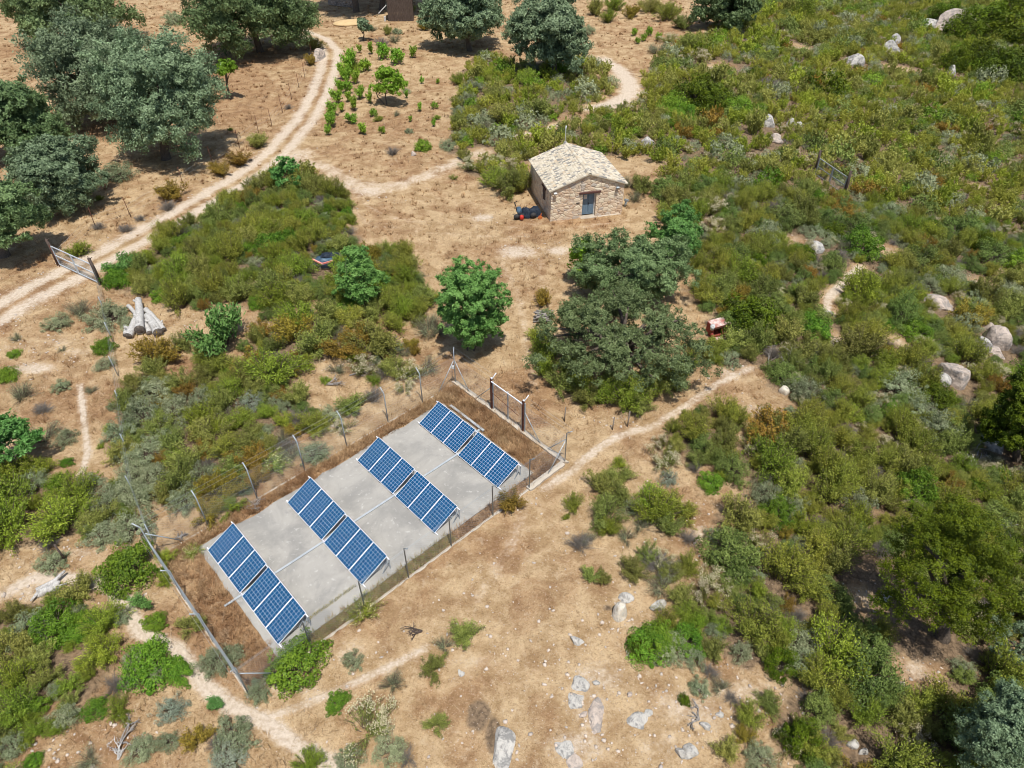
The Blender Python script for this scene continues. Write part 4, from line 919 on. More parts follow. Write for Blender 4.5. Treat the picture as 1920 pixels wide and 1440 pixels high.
KD = dict(broom='yellowish green upright shrub', phillyrea='mid green dense shrub', rockrose='olive green shrub', heath='bright green feathery shrub', orange='rusty orange tinged shrub', lentisk='glossy green rounded bush', deep='dark green dense bush', juniper='grey green lumpy shrub', silver='silvery sage dome', cream='shrub topped with dry cream flowers', yellowflower='green shrub with yellow flowers', sparse='thin greyish shrub', ash='leafy bright green bush', sapling='young bright green fruit sapling', dead='leafless grey twiggy shrub')
KC = dict(sapling='sapling')

# ------------------------------------------------------------------ trees
def tree(name, base, box, label, leaf, rng, bark=BARK, cat='tree', group=None, ncl=60, rclf=.30, cover=2.0, zmin=-.7, trunk_r=.25, limbs=9, flat=.8, leafasp=.45, stems_n=1, ls=1.0, shape=None, depthf=.9, sub=.19):
    """base pixel of the foot, box = the crown in the photo; crown filled with leaf clumps, limbs run from the trunk into it"""
    B = G(*base); x0, y0, x1, y1 = box; cx, cy = (x0 + x1) / 2, (y0 + y1) / 2
    cc = at_depth_y(cx, cy, B.y); Z = depth(cc); rx = (x1 - x0) / 2 * Z / FPX; ap = (y1 - y0) / 2 * Z / FPX
    th = math.atan2(CAM_H - cc.z, cc.y); ry = rx * depthf; rz = math.sqrt(max((ap ** 2 - (ry * math.sin(th)) ** 2), (.30 * rx * math.cos(th)) ** 2)) / math.cos(th); rz = min(rz, rx * 1.35)
    cc.z = max(cc.z, rz * .62 + B.z)
    root = empty(name, B, 0, label, cat, group); o = cc - B; o = np.array(o)
    d = rdir(rng, ncl, zmin)[:ncl]; k = len(d); f = rng.uniform(.48, .92, k)[:, None]
    rcl = rclf * min(rx, rz * 1.4) * rng.uniform(.5, 1.35, k) * .88
    wob = 1 + .16 * np.sin(3 * np.arctan2(d[:, 1], d[:, 0]) + rng.uniform(0, 6))[:, None] + rng.normal(0, .05, (k, 1))
    c = d * f * wob * [rx, ry, rz]
    if shape == 'cone': kk = 1 - .55 * np.clip(c[:, 2] / rz, -.2, 1); c[:, 0] *= kk; c[:, 1] *= kk
    c += o
    c[:, 2] = np.maximum(c[:, 2], rcl * .5 + .1)
    ll = np.clip(1.5 * Z / 697, .045, .24) * ls; lw = ll * leafasp; area = 4 * math.pi * np.sum(rcl ** 2) * .75
    n = int(np.clip(cover * area / (2 * ll * lw), 2500, 75000)); ci = rng.choice(k, n, p=rcl ** 2 / np.sum(rcl ** 2))
    m = 14; sd_ = rdir(rng, k * m, -.75); sd_ = sd_[:k * m] if len(sd_) >= k * m else np.resize(sd_, (k * m, 3)); sc_ = np.repeat(c, m, 0) + sd_ * (np.repeat(rcl, m) * rng.uniform(.6, 1.15, k * m))[:, None] * [1, 1, flat]
    si = ci * m + rng.integers(0, m, n); sr = np.repeat(rcl, m)[si] * sub
    dd = sd_[si]; p = sc_[si] + np.clip(rng.normal(0, 1, (n, 3)), -1.9, 1.9) * sr[:, None] * [1, 1, .75]
    p[:, 2] = np.maximum(p[:, 2], .03)
    cn_ = nrm(c[ci] - o); nn = nrm(dd * .75 + cn_ * .45 + rng.normal(0, .6, (n, 3)) + [0, 0, .1]); u = nrm(np.cross(nn, rng.normal(size=(n, 3))) + dd * .3)
    stn = rng.random(k * m)
    ct = rng.random(k); ti = np.clip(.2 * ct[ci] + .4 * stn[si] + .4 * rng.random(n), 0, 1)
    V, Q = leaves(p, u, nn, ll * rng.uniform(.55, 1.3, n), lw * rng.uniform(.6, 1.3, n))
    link('crown', npmesh('crown', V, Q, mats=[leaf], tint=ti), root)
    g = MB(); top = np.array([o[0] * .7, o[1] * .7, o[2] - rz * .25])
    for s in range(stems_n):
        off = rng.normal(0, .25, 2) * (stems_n > 1); a = Vector((off[0] * .6, off[1] * .6, -.15)); e = Vector(top) + Vector((off[0] * 2, off[1] * 2, 0)); m_ = a.lerp(e, .5) + Vector((rng.normal(0, .12), rng.normal(0, .12), 0))
        tr = trunk_r / math.sqrt(stems_n); g.tube([a, a + Vector((0, 0, .25)), m_, e], [tr * 1.45, tr * 1.05, tr * .8, tr * .55], 9)
        for i in rng.permutation(k)[:limbs]:
            b = a.lerp(e, rng.uniform(.55, 1)); q = Vector(c[i]); mm = b.lerp(q, .5) + Vector(rng.normal(0, .10 * (q - b).length, 3)); g.tube([b, mm, q], [tr * .45, tr * .28, tr * .10], 6)
    g.build('trunk', bark, root)
    return root
rt = np.random.default_rng(31)
og = 'holm oaks in the upper left pasture'
tree('holm_oak', (312, 298), (190, 66, 406, 306), 'largest silvery grey green oak, in the pasture left of the track bend', OAK, rt, ncl=120, rclf=.25, trunk_r=.42, group=og, limbs=16)
tree('holm_oak', (190, 222), (62, 38, 300, 238), 'silvery oak directly behind and left of the largest oak', OAK, rt, ncl=100, rclf=.26, trunk_r=.38, group=og, limbs=14)
tree('holm_oak', (150, 90), (10, -40, 245, 88), 'loose crowned oak at the top left corner of the pasture', OAKD, rt, ncl=85, rclf=.24, trunk_r=.36, group=og, limbs=16, cover=1.4)
tree('holm_oak', (488, 97), (347, -70, 580, 98), 'broad dark oak at the top standing over its own dark shadow', OAKD, rt, ncl=110, rclf=.25, trunk_r=.45, group=og, limbs=16)
tree('holm_oak', (45, 300), (-60, 170, 112, 300), 'oak cut by the left edge, upper of the three there', OAKD, rt, ncl=75, rclf=.27, trunk_r=.34, group=og)
tree('holm_oak', (110, 388), (15, 262, 190, 395), 'oak left of the dirt track below the largest oak', OAK, rt, ncl=80, rclf=.26, trunk_r=.34, group=og)
tree('holm_oak', (10, 480), (-90, 330, 72, 470), 'oak at the left edge just behind the field gate', OAKD, rt, ncl=75, rclf=.28, trunk_r=.34, group=og)
tree('holm_oak', (880, 95), (797, -30, 945, 92), 'oak with slim trunk at the top between orchard and scrub', OAK, rt, ncl=75, rclf=.25, trunk_r=.34, limbs=12)
tree('holm_oak', (1040, 138), (960, -5, 1107, 138), 'tall rounded oak behind the hut where the scrub begins', OAK, rt, ncl=85, rclf=.26, trunk_r=.36)
tree('holm_oak', (1365, 55), (1300, -30, 1428, 55), 'low dark oak at the top edge in the scrub', OAKD, rt, ncl=60, rclf=.27, trunk_r=.3)
tree('holm_oak', (1172, 690), (990, 520, 1348, 735), 'big dark oak in the middle, right of the footpath to the gate', OAKM, rt, ncl=210, rclf=.19, zmin=-.95, trunk_r=.40, limbs=18, cover=2.2, ls=.8)
tree('holm_oak', (1172, 560), (1062, 432, 1298, 580), 'grey green oak close behind the big dark middle oak', OAKM, rt, zmin=-.95, ncl=130, rclf=.21, ls=.8, trunk_r=.26, limbs=12, cover=2.0)
tree('ash_tree', (885, 655), (815, 478, 955, 668), 'vivid green rounded ash tree in front of the dry clearing', ASH, rt, ncl=150, rclf=.20, trunk_r=.10, cover=2.0, ls=.85, stems_n=4, zmin=-.97)
tree('ash_tree', (677, 574), (626, 448, 726, 584), 'bluish green ash standing beside the covered trailer', ASH, rt, ncl=85, rclf=.21, trunk_r=.08, shape='cone', cover=1.7, ls=.85, stems_n=4, zmin=-.97)
tree('ash_tree', (1268, 492), (1214, 385, 1322, 490), 'bright green round tree right of the hut behind the oaks', ASH, rt, ncl=85, rclf=.22, trunk_r=.10, cover=1.9, ls=.85, stems_n=4, zmin=-.95)
tree('ash_tree', (1093, 530), (1062, 447, 1128, 525), 'slender bright green tree at the left side of the grey green oak', FIG, rt, ncl=34, rclf=.3, trunk_r=.07, cover=1.3, ls=1.3, shape='cone', stems_n=3, zmin=-.7)
tree('ash_tree', (15, 872), (-40, 780, 62, 872), 'vivid green bush tree cut by the left edge', ASH, rt, ncl=45, rclf=.3, trunk_r=.08, cover=1.6, ls=1.3, stems_n=3, zmin=-.6)
tree('ash_tree', (536, 362), (507, 292, 568, 366), 'small open bluish green ash at the track side', ASH, rt, ncl=30, rclf=.27, trunk_r=.05, cover=1.1, ls=1.2, shape='cone', stems_n=4, zmin=-.8)
tree('slender_tree', (433, 186), (404, 108, 441, 152), 'slim bright green tree with ivy clad stem alone in the pasture', FIG, rt, ncl=26, rclf=.36, trunk_r=.14, cover=1.5, zmin=-.5, ls=1.1)
tree('fruit_tree', (727, 196), (697, 118, 758, 192), 'rounded fruit tree, biggest in the orchard', FIG, rt, ncl=40, rclf=.30, trunk_r=.10, cover=1.5, stems_n=2, zmin=-.6)
tree('fruit_tree', (681, 76), (662, 34, 698, 62), 'small bare stemmed olive like tree by the sand heap', OAK, rt, ncl=16, rclf=.30, trunk_r=.09, cover=.7, limbs=8)
tree('evergreen_tree', (1765, 1195), (1645, 940, 1895, 1210), 'huge dark glossy evergreen tree at lower right with yellowish tips', DEEP, rt, ncl=120, rclf=.20, trunk_r=.28, limbs=14, cover=2.3, leafasp=.5, zmin=-.6, ls=.72, sub=.17)
tree('evergreen_tree', (1905, 865), (1852, 690, 1990, 880), 'dark evergreen tree cut by the right edge', DEEP, rt, ncl=70, rclf=.23, trunk_r=.2, cover=2.2, leafasp=.5, ls=.75, sub=.17)
tree('olive_tree', (1875, 1455), (1808, 1295, 1985, 1460), 'soft grey green tree in the lower right corner', OAK, rt, ncl=95, rclf=.22, trunk_r=.14, cover=1.8, stems_n=2)
tree('olive_tree', (1895, 1240), (1842, 1150, 1985, 1260), 'grey leaved tree at the right edge under the huge evergreen', OAK, rt, ncl=60, rclf=.25, trunk_r=.12, cover=1.5)
# tall trees above the top edge, by the shed: trunks and shade are in view
for a_ in [((668, 22), (560, -220, 740, -60), 'tall tree with brown trunk left of the plank shed, crown above the photo', .5), ((716, 18), (650, -230, 830, -70), 'tall grey trunked tree just left of the plank shed', .45), ((800, 26), (740, -210, 930, -55), 'tall tree right of the plank shed at the top edge', .45)]:
    tree('tall_oak', a_[0], a_[1], a_[2], OAKD, rt, ncl=70, rclf=.26, trunk_r=a_[3], cover=1.3, group='tall trees by the shed')

# ------------------------------------------------------------------ rocks
ROCKS = [  # px, py, width px, depth ratio, height ratio, material, label
 (1165, 1152, 34, 1.1, .75, 'W', 'pale cream boulder casting shadow on the bare grass'), (1172, 1122, 30, .8, .25, 'G', 'low grey rock just behind the cream boulder'), (1234, 1138, 36, .6, .35, 'G', 'grey slab rock between cream boulder and bushes'),
 (1081, 1203, 30, .6, .25, 'G', 'small dark speckled flat rock below the cream boulder'), (1088, 1284, 32, 1.2, .22, 'G', 'upper slab of the pale outcrop at the bottom'), (1080, 1316, 38, 1.1, .22, 'G', 'middle dark stained slab of the pale outcrop'), (1094, 1340, 20, .8, .25, 'P', 'small pink block at the foot of the outcrop'),
 (1120, 1342, 36, 2.3, .22, 'P', 'long pinkish slab lying right of the outcrop'), (942, 1405, 52, 1.9, .22, 'G', 'large grey flat rock at the bottom edge'), (1058, 1402, 34, 1.5, .12, 'G', 'broken pale rock face flush with the ground at the bottom'), (1072, 1428, 40, 1, .10, 'P', 'pinkish flat rock at the bottom edge right of the large grey one'),
 (1197, 1352, 40, .9, .2, 'G', 'jagged bluish grey rock on the stony patch'), (1215, 1338, 22, .8, .25, 'G', 'small grey rock behind the jagged one'), (1180, 1302, 12, 1, .4, 'P', 'small pale stone right of the outcrop'), (1118, 1280, 14, 1, .4, 'G', 'small dark rock touching the upper outcrop slab'), (1277, 1412, 24, 1, .6, 'G', 'dark rounded rock at the bottom edge'), (1290, 1408, 40, .8, .3, 'G', 'dark lichen rock beside grey twigs at the bottom'),
 (865, 1262, 14, 1.5, .12, 'G', 'tiny flush grey stone in the middle of the bare grass'),
 (1862, 640, 40, 1, .8, 'P', 'tall pinkish boulder in a heap at the right'), (1842, 650, 34, .9, .6, 'G', 'grey boulder leaning on the pinkish one at the right'), (1852, 618, 20, .8, .6, 'P', 'small boulder perched behind the pinkish one'), (1866, 662, 26, 1, .5, 'P', 'low boulder in front of the heap at the right'), (1784, 708, 46, 1, .75, 'P', 'pointed pinkish grey boulder in the scrub right'),
 (1768, 716, 26, 1, .5, 'G', 'grey rock beside the pointed boulder'), (1547, 586, 26, .7, .3, 'G', 'smooth pale rock on the little scrub path'), (1470, 736, 18, 1, .7, 'W', 'round pale stone beside the broom bush'), (1862, 838, 32, 1.4, .5, 'G', 'dark square rock in the shade of the right edge tree'),
 (1782, 52, 90, .5, .3, 'P', 'long pale slab sloping on the hillside at upper right'), (1745, 48, 40, .6, .4, 'G', 'grey rock at the left end of the long slab'), (1598, 118, 40, .6, .4, 'G', 'grey rock outcrop in the upper right scrub'), (1668, 98, 34, .7, .5, 'G', 'grey rock left of the long slab'), (1676, 80, 20, .7, .6, 'G', 'small grey rock just above its neighbour'),
 (1792, 110, 18, .9, .6, 'P', 'pinkish stone beneath the long slab'), (1783, 138, 24, .8, .5, 'G', 'pale rock below the pinkish stone'), (1883, 100, 20, 1, .6, 'G', 'whitish rock beside the dark thicket'), (1857, 72, 18, .7, .6, 'G', 'grey rock in front of the dark thicket'), (1435, 232, 30, .8, .5, 'G', 'grey rock above the scrub gate, left of two'), (1482, 236, 16, .9, .7, 'G', 'rounded grey rock above the scrub gate, right of two'), (1453, 264, 26, .8, .4, 'P', 'low pale rock between hut and scrub gate'),
 (1213, 268, 26, .7, .4, 'G', 'pale rock right of the hut roof'), (1530, 466, 34, .7, .35, 'G', 'bluish pale rock amid the scrub below the gate'), (1755, 570, 60, .6, .2, 'P', 'broken pale rock band in the right scrub'), (1690, 1284, 16, 1, .5, 'P', 'small pale stone on the bare patch under the evergreen'), (1600, 1396, 26, .8, .4, 'G', 'cluster of pale rock at the lower right'), (1618, 1410, 20, .8, .4, 'G', 'pale stone next to the lower right rock cluster'),
 (775, 290, 12, 1, .5, 'P', 'small rock in the orchard grass beside the grey bush'), (598, 108, 26, 1.2, .5, 'P', 'pale stones at the inner edge of the track'), (1497, 238, 14, 1, .6, 'G', 'small grey stone in the scrub by the rounded rock'), (1350, 1340, 18, .8, .3, 'G', 'flat pale stone on the lower stony patch'), (1325, 1362, 26, .7, .3, 'G', 'bluish grey stone lying on the lower stony patch'),
]
rr = np.random.default_rng(9); PROT = []
for px, py, wp, dr, hr, mk, lb in ROCKS:
    p = G(px, py); wm = wp * depth(p) / FPX / 2
    o = lumpy('rock', (wm * 1.08, wm * dr * 1.08 / max(.55, math.sin(math.atan2(CAM_H, p.y))) * .8, wm * 2.6 * hr), rr, {'G': ROCKG, 'P': ROCKP, 'W': ROCKW}[mk], None, p - Vector((0, 0, wm * .08)), rr.uniform(-.4, .4), .5, 3 if wp < 24 else 4, .25, 11, wp < 24, .012)
    tag(o, lb, 'rock', 'rocks and boulders'); PROT.append((p.x, p.y, wm * 1.1))

# ------------------------------------------------------------------ shrubs: the ones that stand out, one by one (px, py of the bush, width px, kind)
S1 = """327 38 42 juniper;590 85 36 rockrose;587 115 32 orange;484 268 42 rockrose;420 318 45 orange;452 300 44 orange;541 202 18 dead;218 328 60 juniper;328 362 58 orange;316 388 40 dead;236 430 34 dead;185 426 28 dead;263 410 26 dead;150 472 42 heath;432 243 10 heath;187 372 15 heath
233 497 54 ash;110 605 48 juniper;150 583 52 sparse;203 592 82 juniper;240 606 38 juniper;29 663 20 lentisk;117 655 17 sparse;15 703 42 lentisk;117 724 36 juniper;42 740 58 sparse;173 732 26 sparse;33 634 28 sparse;80 768 38 dead;197 650 38 lentisk;200 684 34 juniper;215 764 26 juniper;207 806 26 heath;190 836 16 heath;127 866 26 lentisk;123 822 44 juniper;82 815 66 sparse
297 665 92 orange;340 644 46 rockrose;415 628 112 ash;495 618 48 orange;553 628 80 orange;577 590 34 silver;433 702 38 lentisk;508 697 100 heath;573 688 28 heath;390 702 48 rockrose;473 755 56 silver;527 740 40 orange;610 713 22 heath;632 692 42 sparse;503 775 42 heath;532 790 48 heath;260 735 62 rockrose;332 770 70 juniper;378 787 78 heath;300 800 68 rockrose;402 816 80 rockrose;267 856 76 juniper;290 897 68 juniper;360 862 70 rockrose;377 892 60 juniper;467 836 70 rockrose;513 870 72 yellowflower;417 925 88 orange;434 950 46 heath
65 907 60 juniper;25 890 80 heath;25 942 108 heath;150 927 98 heath;115 945 70 heath;213 932 70 juniper;250 927 68 juniper;20 990 110 heath;117 980 108 heath;197 1000 70 juniper;253 985 80 juniper;95 1022 42 dead;103 1054 46 juniper;247 1064 98 lentisk;313 1047 38 heath;310 1088 34 heath;363 1033 36 yellowflower;153 1108 66 rockrose;103 1124 42 heath;110 1172 95 lentisk;200 1170 76 heath;197 1220 80 heath;229 1158 42 juniper;30 1155 60 rockrose;30 1216 80 rockrose;80 1236 72 rockrose;133 1284 50 heath;33 1282 90 heath;93 1270 60 rockrose;35 1332 90 heath;65 1326 50 lentisk;20 1402 64 juniper;133 1318 50 rockrose;127 1342 60 juniper;272 1130 44 ash;293 1168 42 lentisk;360 1173 48 rockrose;407 1243 72 juniper;443 1226 44 juniper;487 1297 48 juniper;285 1247 92 lentisk;260 1240 50 juniper;338 1258 54 lentisk;297 1265 40 juniper;323 1330 66 silver;217 1287 48 dead;247 1278 34 juniper;223 1330 50 heath;180 1330 44 lentisk;400 1324 38 ash;267 1404 56 juniper;317 1390 42 juniper;373 1388 56 orange;443 1384 80 juniper;433 1422 80 silver;405 1395 42 dead;560 1243 94 lentisk;67 1426 36 lentisk;170 1424 50 sparse;580 1434 60 heath;632 1317 42 lentisk
680 1147 66 yellowflower;963 941 62 orange;870 1188 60 rockrose;833 1210 42 sparse;812 1250 50 rockrose;662 1240 38 juniper;737 1281 58 sparse;817 1358 46 rockrose;690 1368 96 cream;733 1404 68 juniper;655 1427 52 juniper;763 1422 46 dead;1062 970 18 heath;1087 1020 58 dead;1105 1012 36 sparse;1130 967 80 rockrose;1140 990 50 heath;1228 962 90 heath;1250 990 60 rockrose;1173 1005 46 sparse;1105 1080 40 rockrose;1130 1084 36 rockrose;1187 1070 52 rockrose;1232 1062 72 dead;1236 1050 42 cream;1240 1100 60 sparse;1212 1212 70 lentisk;1236 1200 72 lentisk;1196 1215 40 deep;1258 1215 62 juniper;1285 1200 60 lentisk;1282 1312 24 deep
1020 562 46 orange;803 612 62 sparse;675 641 70 orange;767 647 38 orange;743 690 62 rockrose;703 712 26 heath;1023 660 62 heath;1072 692 60 heath;1100 745 60 rockrose;1133 742 70 heath;1180 742 90 heath;1220 728 70 rockrose;1200 762 56 rockrose;1125 912 70 rockrose;1160 895 56 rockrose;1215 935 56 heath;1253 897 42 silver;1240 862 60 cream;1160 870 30 heath;1245 835 40 cream
745 490 52 rockrose;720 470 40 rockrose;760 520 56 heath;800 560 50 heath;785 600 36 rockrose;888 165 40 juniper;862 208 32 juniper;893 208 28 rockrose;793 274 32 lentisk;840 274 34 juniper;737 286 32 dead;947 217 64 rockrose;1010 208 60 rockrose;873 294 30 rockrose;887 312 40 cream;925 306 42 cream;960 322 46 cream;930 337 60 heath;957 352 68 rockrose;850 333 20 yellowflower;710 224 18 heath;743 214 18 sparse;767 246 18 juniper;820 221 14 heath;797 52 24 orange;763 172 16 juniper;665 128 30 heath;727 60 22 rockrose;716 82 34 dead;740 75 28 sparse;1178 345 44 sparse;1205 350 48 rockrose;1190 372 36 sparse;1325 395 60 cream;1335 450 36 dead;1340 425 46 cream;1110 380 16 sparse;500 340 46 rockrose;475 350 44 rockrose;470 300 10 dead;560 350 60 rockrose;600 345 50 rockrose;1440 160 50 dead;1310 110 40 cream
1115 20 40 rockrose;1150 12 44 heath;1180 25 40 orange;1215 15 44 rockrose;1250 30 44 broom;1280 45 40 rockrose;1140 35 34 heath;1100 60 30 juniper;1255 75 36 cream;1290 85 44 rockrose;1230 95 36 sparse;860 150 34 heath;875 190 40 juniper;855 230 36 rockrose;905 240 40 sparse;930 180 46 rockrose;920 140 40 heath;865 260 40 juniper;990 150 44 heath;770 20 24 heath;745 60 18 juniper;700 55 20 sparse
1075 945 44 broom;1150 930 60 rockrose;1180 950 44 juniper;1260 940 56 rockrose;1285 965 50 broom;1200 985 44 sparse;1290 1010 40 dead;1210 1040 50 rockrose;1255 1075 60 rockrose;1290 1060 56 broom;1275 1120 60 rockrose;1290 1150 56 heath;1245 1160 50 broom;1300 1230 50 juniper;1330 1260 40 dead;1310 1290 36 juniper;1335 1215 60 rockrose;1350 1290 40 sparse;1345 1010 46 juniper;1370 1310 36 dead;1405 1345 60 broom;1440 1320 50 rockrose;1395 1385 50 orange;1360 1410 56 rockrose;1420 1420 60 juniper;1470 1400 60 cream
1800 60 70 deep;1840 45 80 deep;1885 60 90 deep;1790 120 60 deep;1830 110 70 deep;1870 130 80 deep;1910 120 80 deep;1905 25 70 deep;1300 180 85 deep;1265 200 60 lentisk;1340 190 70 deep;1380 200 55 lentisk;1278 215 50 lentisk;1745 740 62 deep;1330 905 46 lentisk;1500 20 60 heath;1770 30 50 deep
700 640 90 rockrose;640 650 80 orange;600 640 85 rockrose;560 600 70 heath;620 590 70 rockrose;660 600 60 broom;520 560 70 heath;560 560 65 rockrose;700 590 55 rockrose;740 610 50 broom;790 560 60 rockrose;820 620 50 sparse;680 690 60 cream;720 700 50 dead;770 700 55 cream;800 690 50 sparse;760 730 42 cream;700 745 50 dead;660 760 60 rockrose;620 780 50 juniper;650 800 44 cream;590 800 60 broom;560 790 60 dead;540 840 50 dead;590 850 56 juniper;470 860 70 orange;440 890 70 rockrose;490 900 60 orange;350 940 70 juniper;310 930 64 rockrose;390 960 60 orange;330 830 70 rockrose;240 760 60 rockrose;230 810 60 juniper;420 760 70 rockrose;450 790 60 heath;470 810 50 rockrose;340 720 60 rockrose;420 690 60 broom;460 680 60 orange;380 660 60 rockrose;250 890 60 juniper;235 850 60 rockrose;430 840 60 broom
1020 690 60 heath;1050 720 60 rockrose;1090 715 60 heath;1150 720 70 rockrose;1200 735 70 broom;1250 720 60 rockrose;1280 690 60 heath;1310 660 60 rockrose;1340 660 50 broom;1370 640 60 rockrose;1240 700 60 heath;1010 630 44 heath;1330 560 50 broom;1375 590 50 rockrose"""
S2 = """675 95 13 sapling;698 96 18 sapling;722 103 26 sapling;748 111 28 sapling;775 103 18 sapling;655 125 34 sapling;683 126 24 sapling;648 150 26 sapling;650 168 22 sapling;673 178 26 sapling;693 188 18 sapling;663 202 22 sapling;660 223 22 sapling;682 244 22 sapling;717 246 13 sapling;792 154 11 sapling;822 154 9 sapling;815 200 14 sapling;813 234 13 sapling;763 180 13 sapling;787 205 14 sapling;632 188 26 sapling;626 210 26 sapling;620 232 26 sapling;638 168 24 sapling;617 248 18 sapling;645 140 24 sapling;1190 63 14 sapling;1205 73 14 sapling;1218 63 15 sapling;1233 73 15 sapling;1195 78 12 sapling;740 165 12 sapling;770 225 12 sapling;700 215 14 sapling;640 205 18 sapling;655 185 20 sapling;668 150 22 sapling"""
LM = [('dirt track bend', 560, 250), ('field gate', 145, 500), ('log pile', 272, 600), ('covered trailer', 610, 480), ('left corner of the enclosure', 280, 1005), ('front corner of the enclosure', 466, 1290), ('gate of the enclosure', 952, 745), ('right corner of the enclosure', 1055, 840),
      ('stone hut', 1085, 340), ('navy covered machine', 985, 378), ('vivid green ash tree', 885, 565), ('big dark middle oak', 1170, 600), ('rusty metal box', 1345, 598), ('largest silvery oak', 310, 190), ('fork in the pale footpath', 490, 1350), ('bleached stump', 90, 1104),
      ('wooden stake', 124, 1040), ('cream boulder', 1165, 1150), ('pale rock outcrop', 1085, 1300), ('large grey flat rock', 942, 1400), ('bottom left corner', 0, 1440), ('left edge bush tree', 15, 825), ('netting fence', 225, 745), ('biggest fruit tree', 727, 155), ('sand heap', 658, 44), ('scrub gate', 1555, 335),
      ('heap of pinkish boulders', 1855, 640), ('pointed boulder', 1784, 705), ('huge evergreen tree', 1765, 1080), ('long sloping slab', 1782, 50), ('broad top oak', 465, 20), ('tall rounded oak', 1035, 65), ('bend of the right footpath', 1160, 815), ('row of left fence posts', 520, 890), ('row of right fence posts', 800, 1060), ('upper scrub path', 1170, 165), ('small cleared hollow', 575, 715), ('bottom right corner', 1900, 1420), ('lower right scrub edge', 1330, 1330), ('little path in the scrub', 1570, 545), ('dark thicket at top right', 1870, 90)]
def where(px, py, k=0):
    q = sorted(LM, key=lambda l: math.hypot(l[1] - px, l[2] - py))[k]; dx, dy = px - q[1], py - q[2]
    if math.hypot(dx, dy) < 26: r = 'beside'
    elif abs(dx) > 1.6 * abs(dy): r = 'left of' if dx < 0 else 'right of'
    elif abs(dy) > 1.6 * abs(dx): r = 'just behind' if dy < 0 else 'just below'
    else: r = ('behind' if dy < 0 else 'below') + (' and left of' if dx < 0 else ' and right of')
    return r + ' the ' + q[0]
USED = {}
rsb = np.random.default_rng(17); PLACED = []
def size_word(wm): return 'tiny' if wm < .7 else 'small' if wm < 1.25 else '' if wm < 2.1 else 'large'
def put(kind, p, wm, label=None, group=None, zs=1.0):
    ms = KIND[kind]; me = ms[rsb.integers(len(ms))]; o = bpy.data.objects.new(KN[kind], me); COL.objects.link(o)
    o.location = (p.x, p.y, p.z - .01); k = wm / 2
    o.scale = (k * rsb.uniform(.85, 1.2), k * rsb.uniform(.85, 1.2), k * rsb.uniform(.9, 1.2) * zs); o.rotation_euler = (rsb.normal(0, .05), rsb.normal(0, .05), rsb.uniform(0, 6.283))
    tag(o, label, KC.get(kind, 'shrub'), group); PLACED.append((p.x, p.y, wm / 2)); return o
HAND = []
for row in (S1.replace('\n', ';') + ';' + S2).split(';'):
    a, b, c, k = row.split(); px, py, wp = float(a), float(b), float(c)
    p = G(px, py); wm = wp * depth(p) / FPX; h = KH[k] * wm / 2
    p = G(px, py + .42 * h * math.cos(math.atan2(CAM_H, p.y)) * FPX / depth(p)); HAND.append((k, px, py, p, wm))
for k, px, py, p, wm in HAND:
    wm *= 1.35 if k == 'sapling' else 1.18
    sw = size_word(wm); base = (sw + ' ' if sw else '') + KD[k]; lb = None
    for cand in (KD[k] + ' ' + where(px, py), base + ' ' + where(px, py), base + ' ' + where(px, py) + ' toward' + where(px, py, 1)[where(px, py, 1).index(' the '):], base + ' ' + where(px, py, 1), base + ' ' + where(px, py, 2)):
        if cand not in USED and len(cand.split()) <= 16: lb = cand; break
    lb = lb or base + ' ' + where(px, py); USED[lb] = USED.get(lb, 0) + 1
    put(k, p, wm, lb, KN[k].replace('_', ' ') + 's standing apart' if k != 'sapling' else 'orchard saplings')

# ------------------------------------------------------------------ shrubs of the closed scrub
TREEFEET = [(o.location.x, o.location.y) for o in list(COL.objects) if o.get('category') == 'tree']
for px_, py_, rad_ in ((1346, 632, .75), (612, 500, 1.0), (272, 612, 1.5), (1526, 330, .5), (1553, 350, .8), (1655, 1095, 1.3), (1690, 1165, 1.0), (1581, 368, .5), (150, 520, 2.0), (985, 385, 1.5)):
    q_ = G(px_, py_); PROT.append((q_.x, q_.y, rad_))
def clear(x, y, r):
    for n, P, hw, s in PW:
        if dist_poly(np.array(x), np.array(y), P) < hw + r * .55: return False
    if dist_poly(np.array(x), np.array(y), TRACK) < 1.9 + r * .6: return False
    for cx, cy, a, b, s in PATCHW:
        if s >= .5 and ((x - cx) / (a + r * .35)) ** 2 + ((y - cy) / (b + r * .35)) ** 2 < 1: return False
    s, t = st_of(x, y)
    if -2.1 < s < 8 and -2.6 < t < 16.2: return False
    if math.hypot(x - 6, y - 53) < 5.2: return False
    for a, b in TREEFEET:
        if math.hypot(x - a, y - b) < .8: return False
    for a, b, c in PROT:
        if math.hypot(x - a, y - b) < c + r * .45 or (abs(x - a) < c and 0 < b - y < c + r * 1.3 + .35): return False
    return True
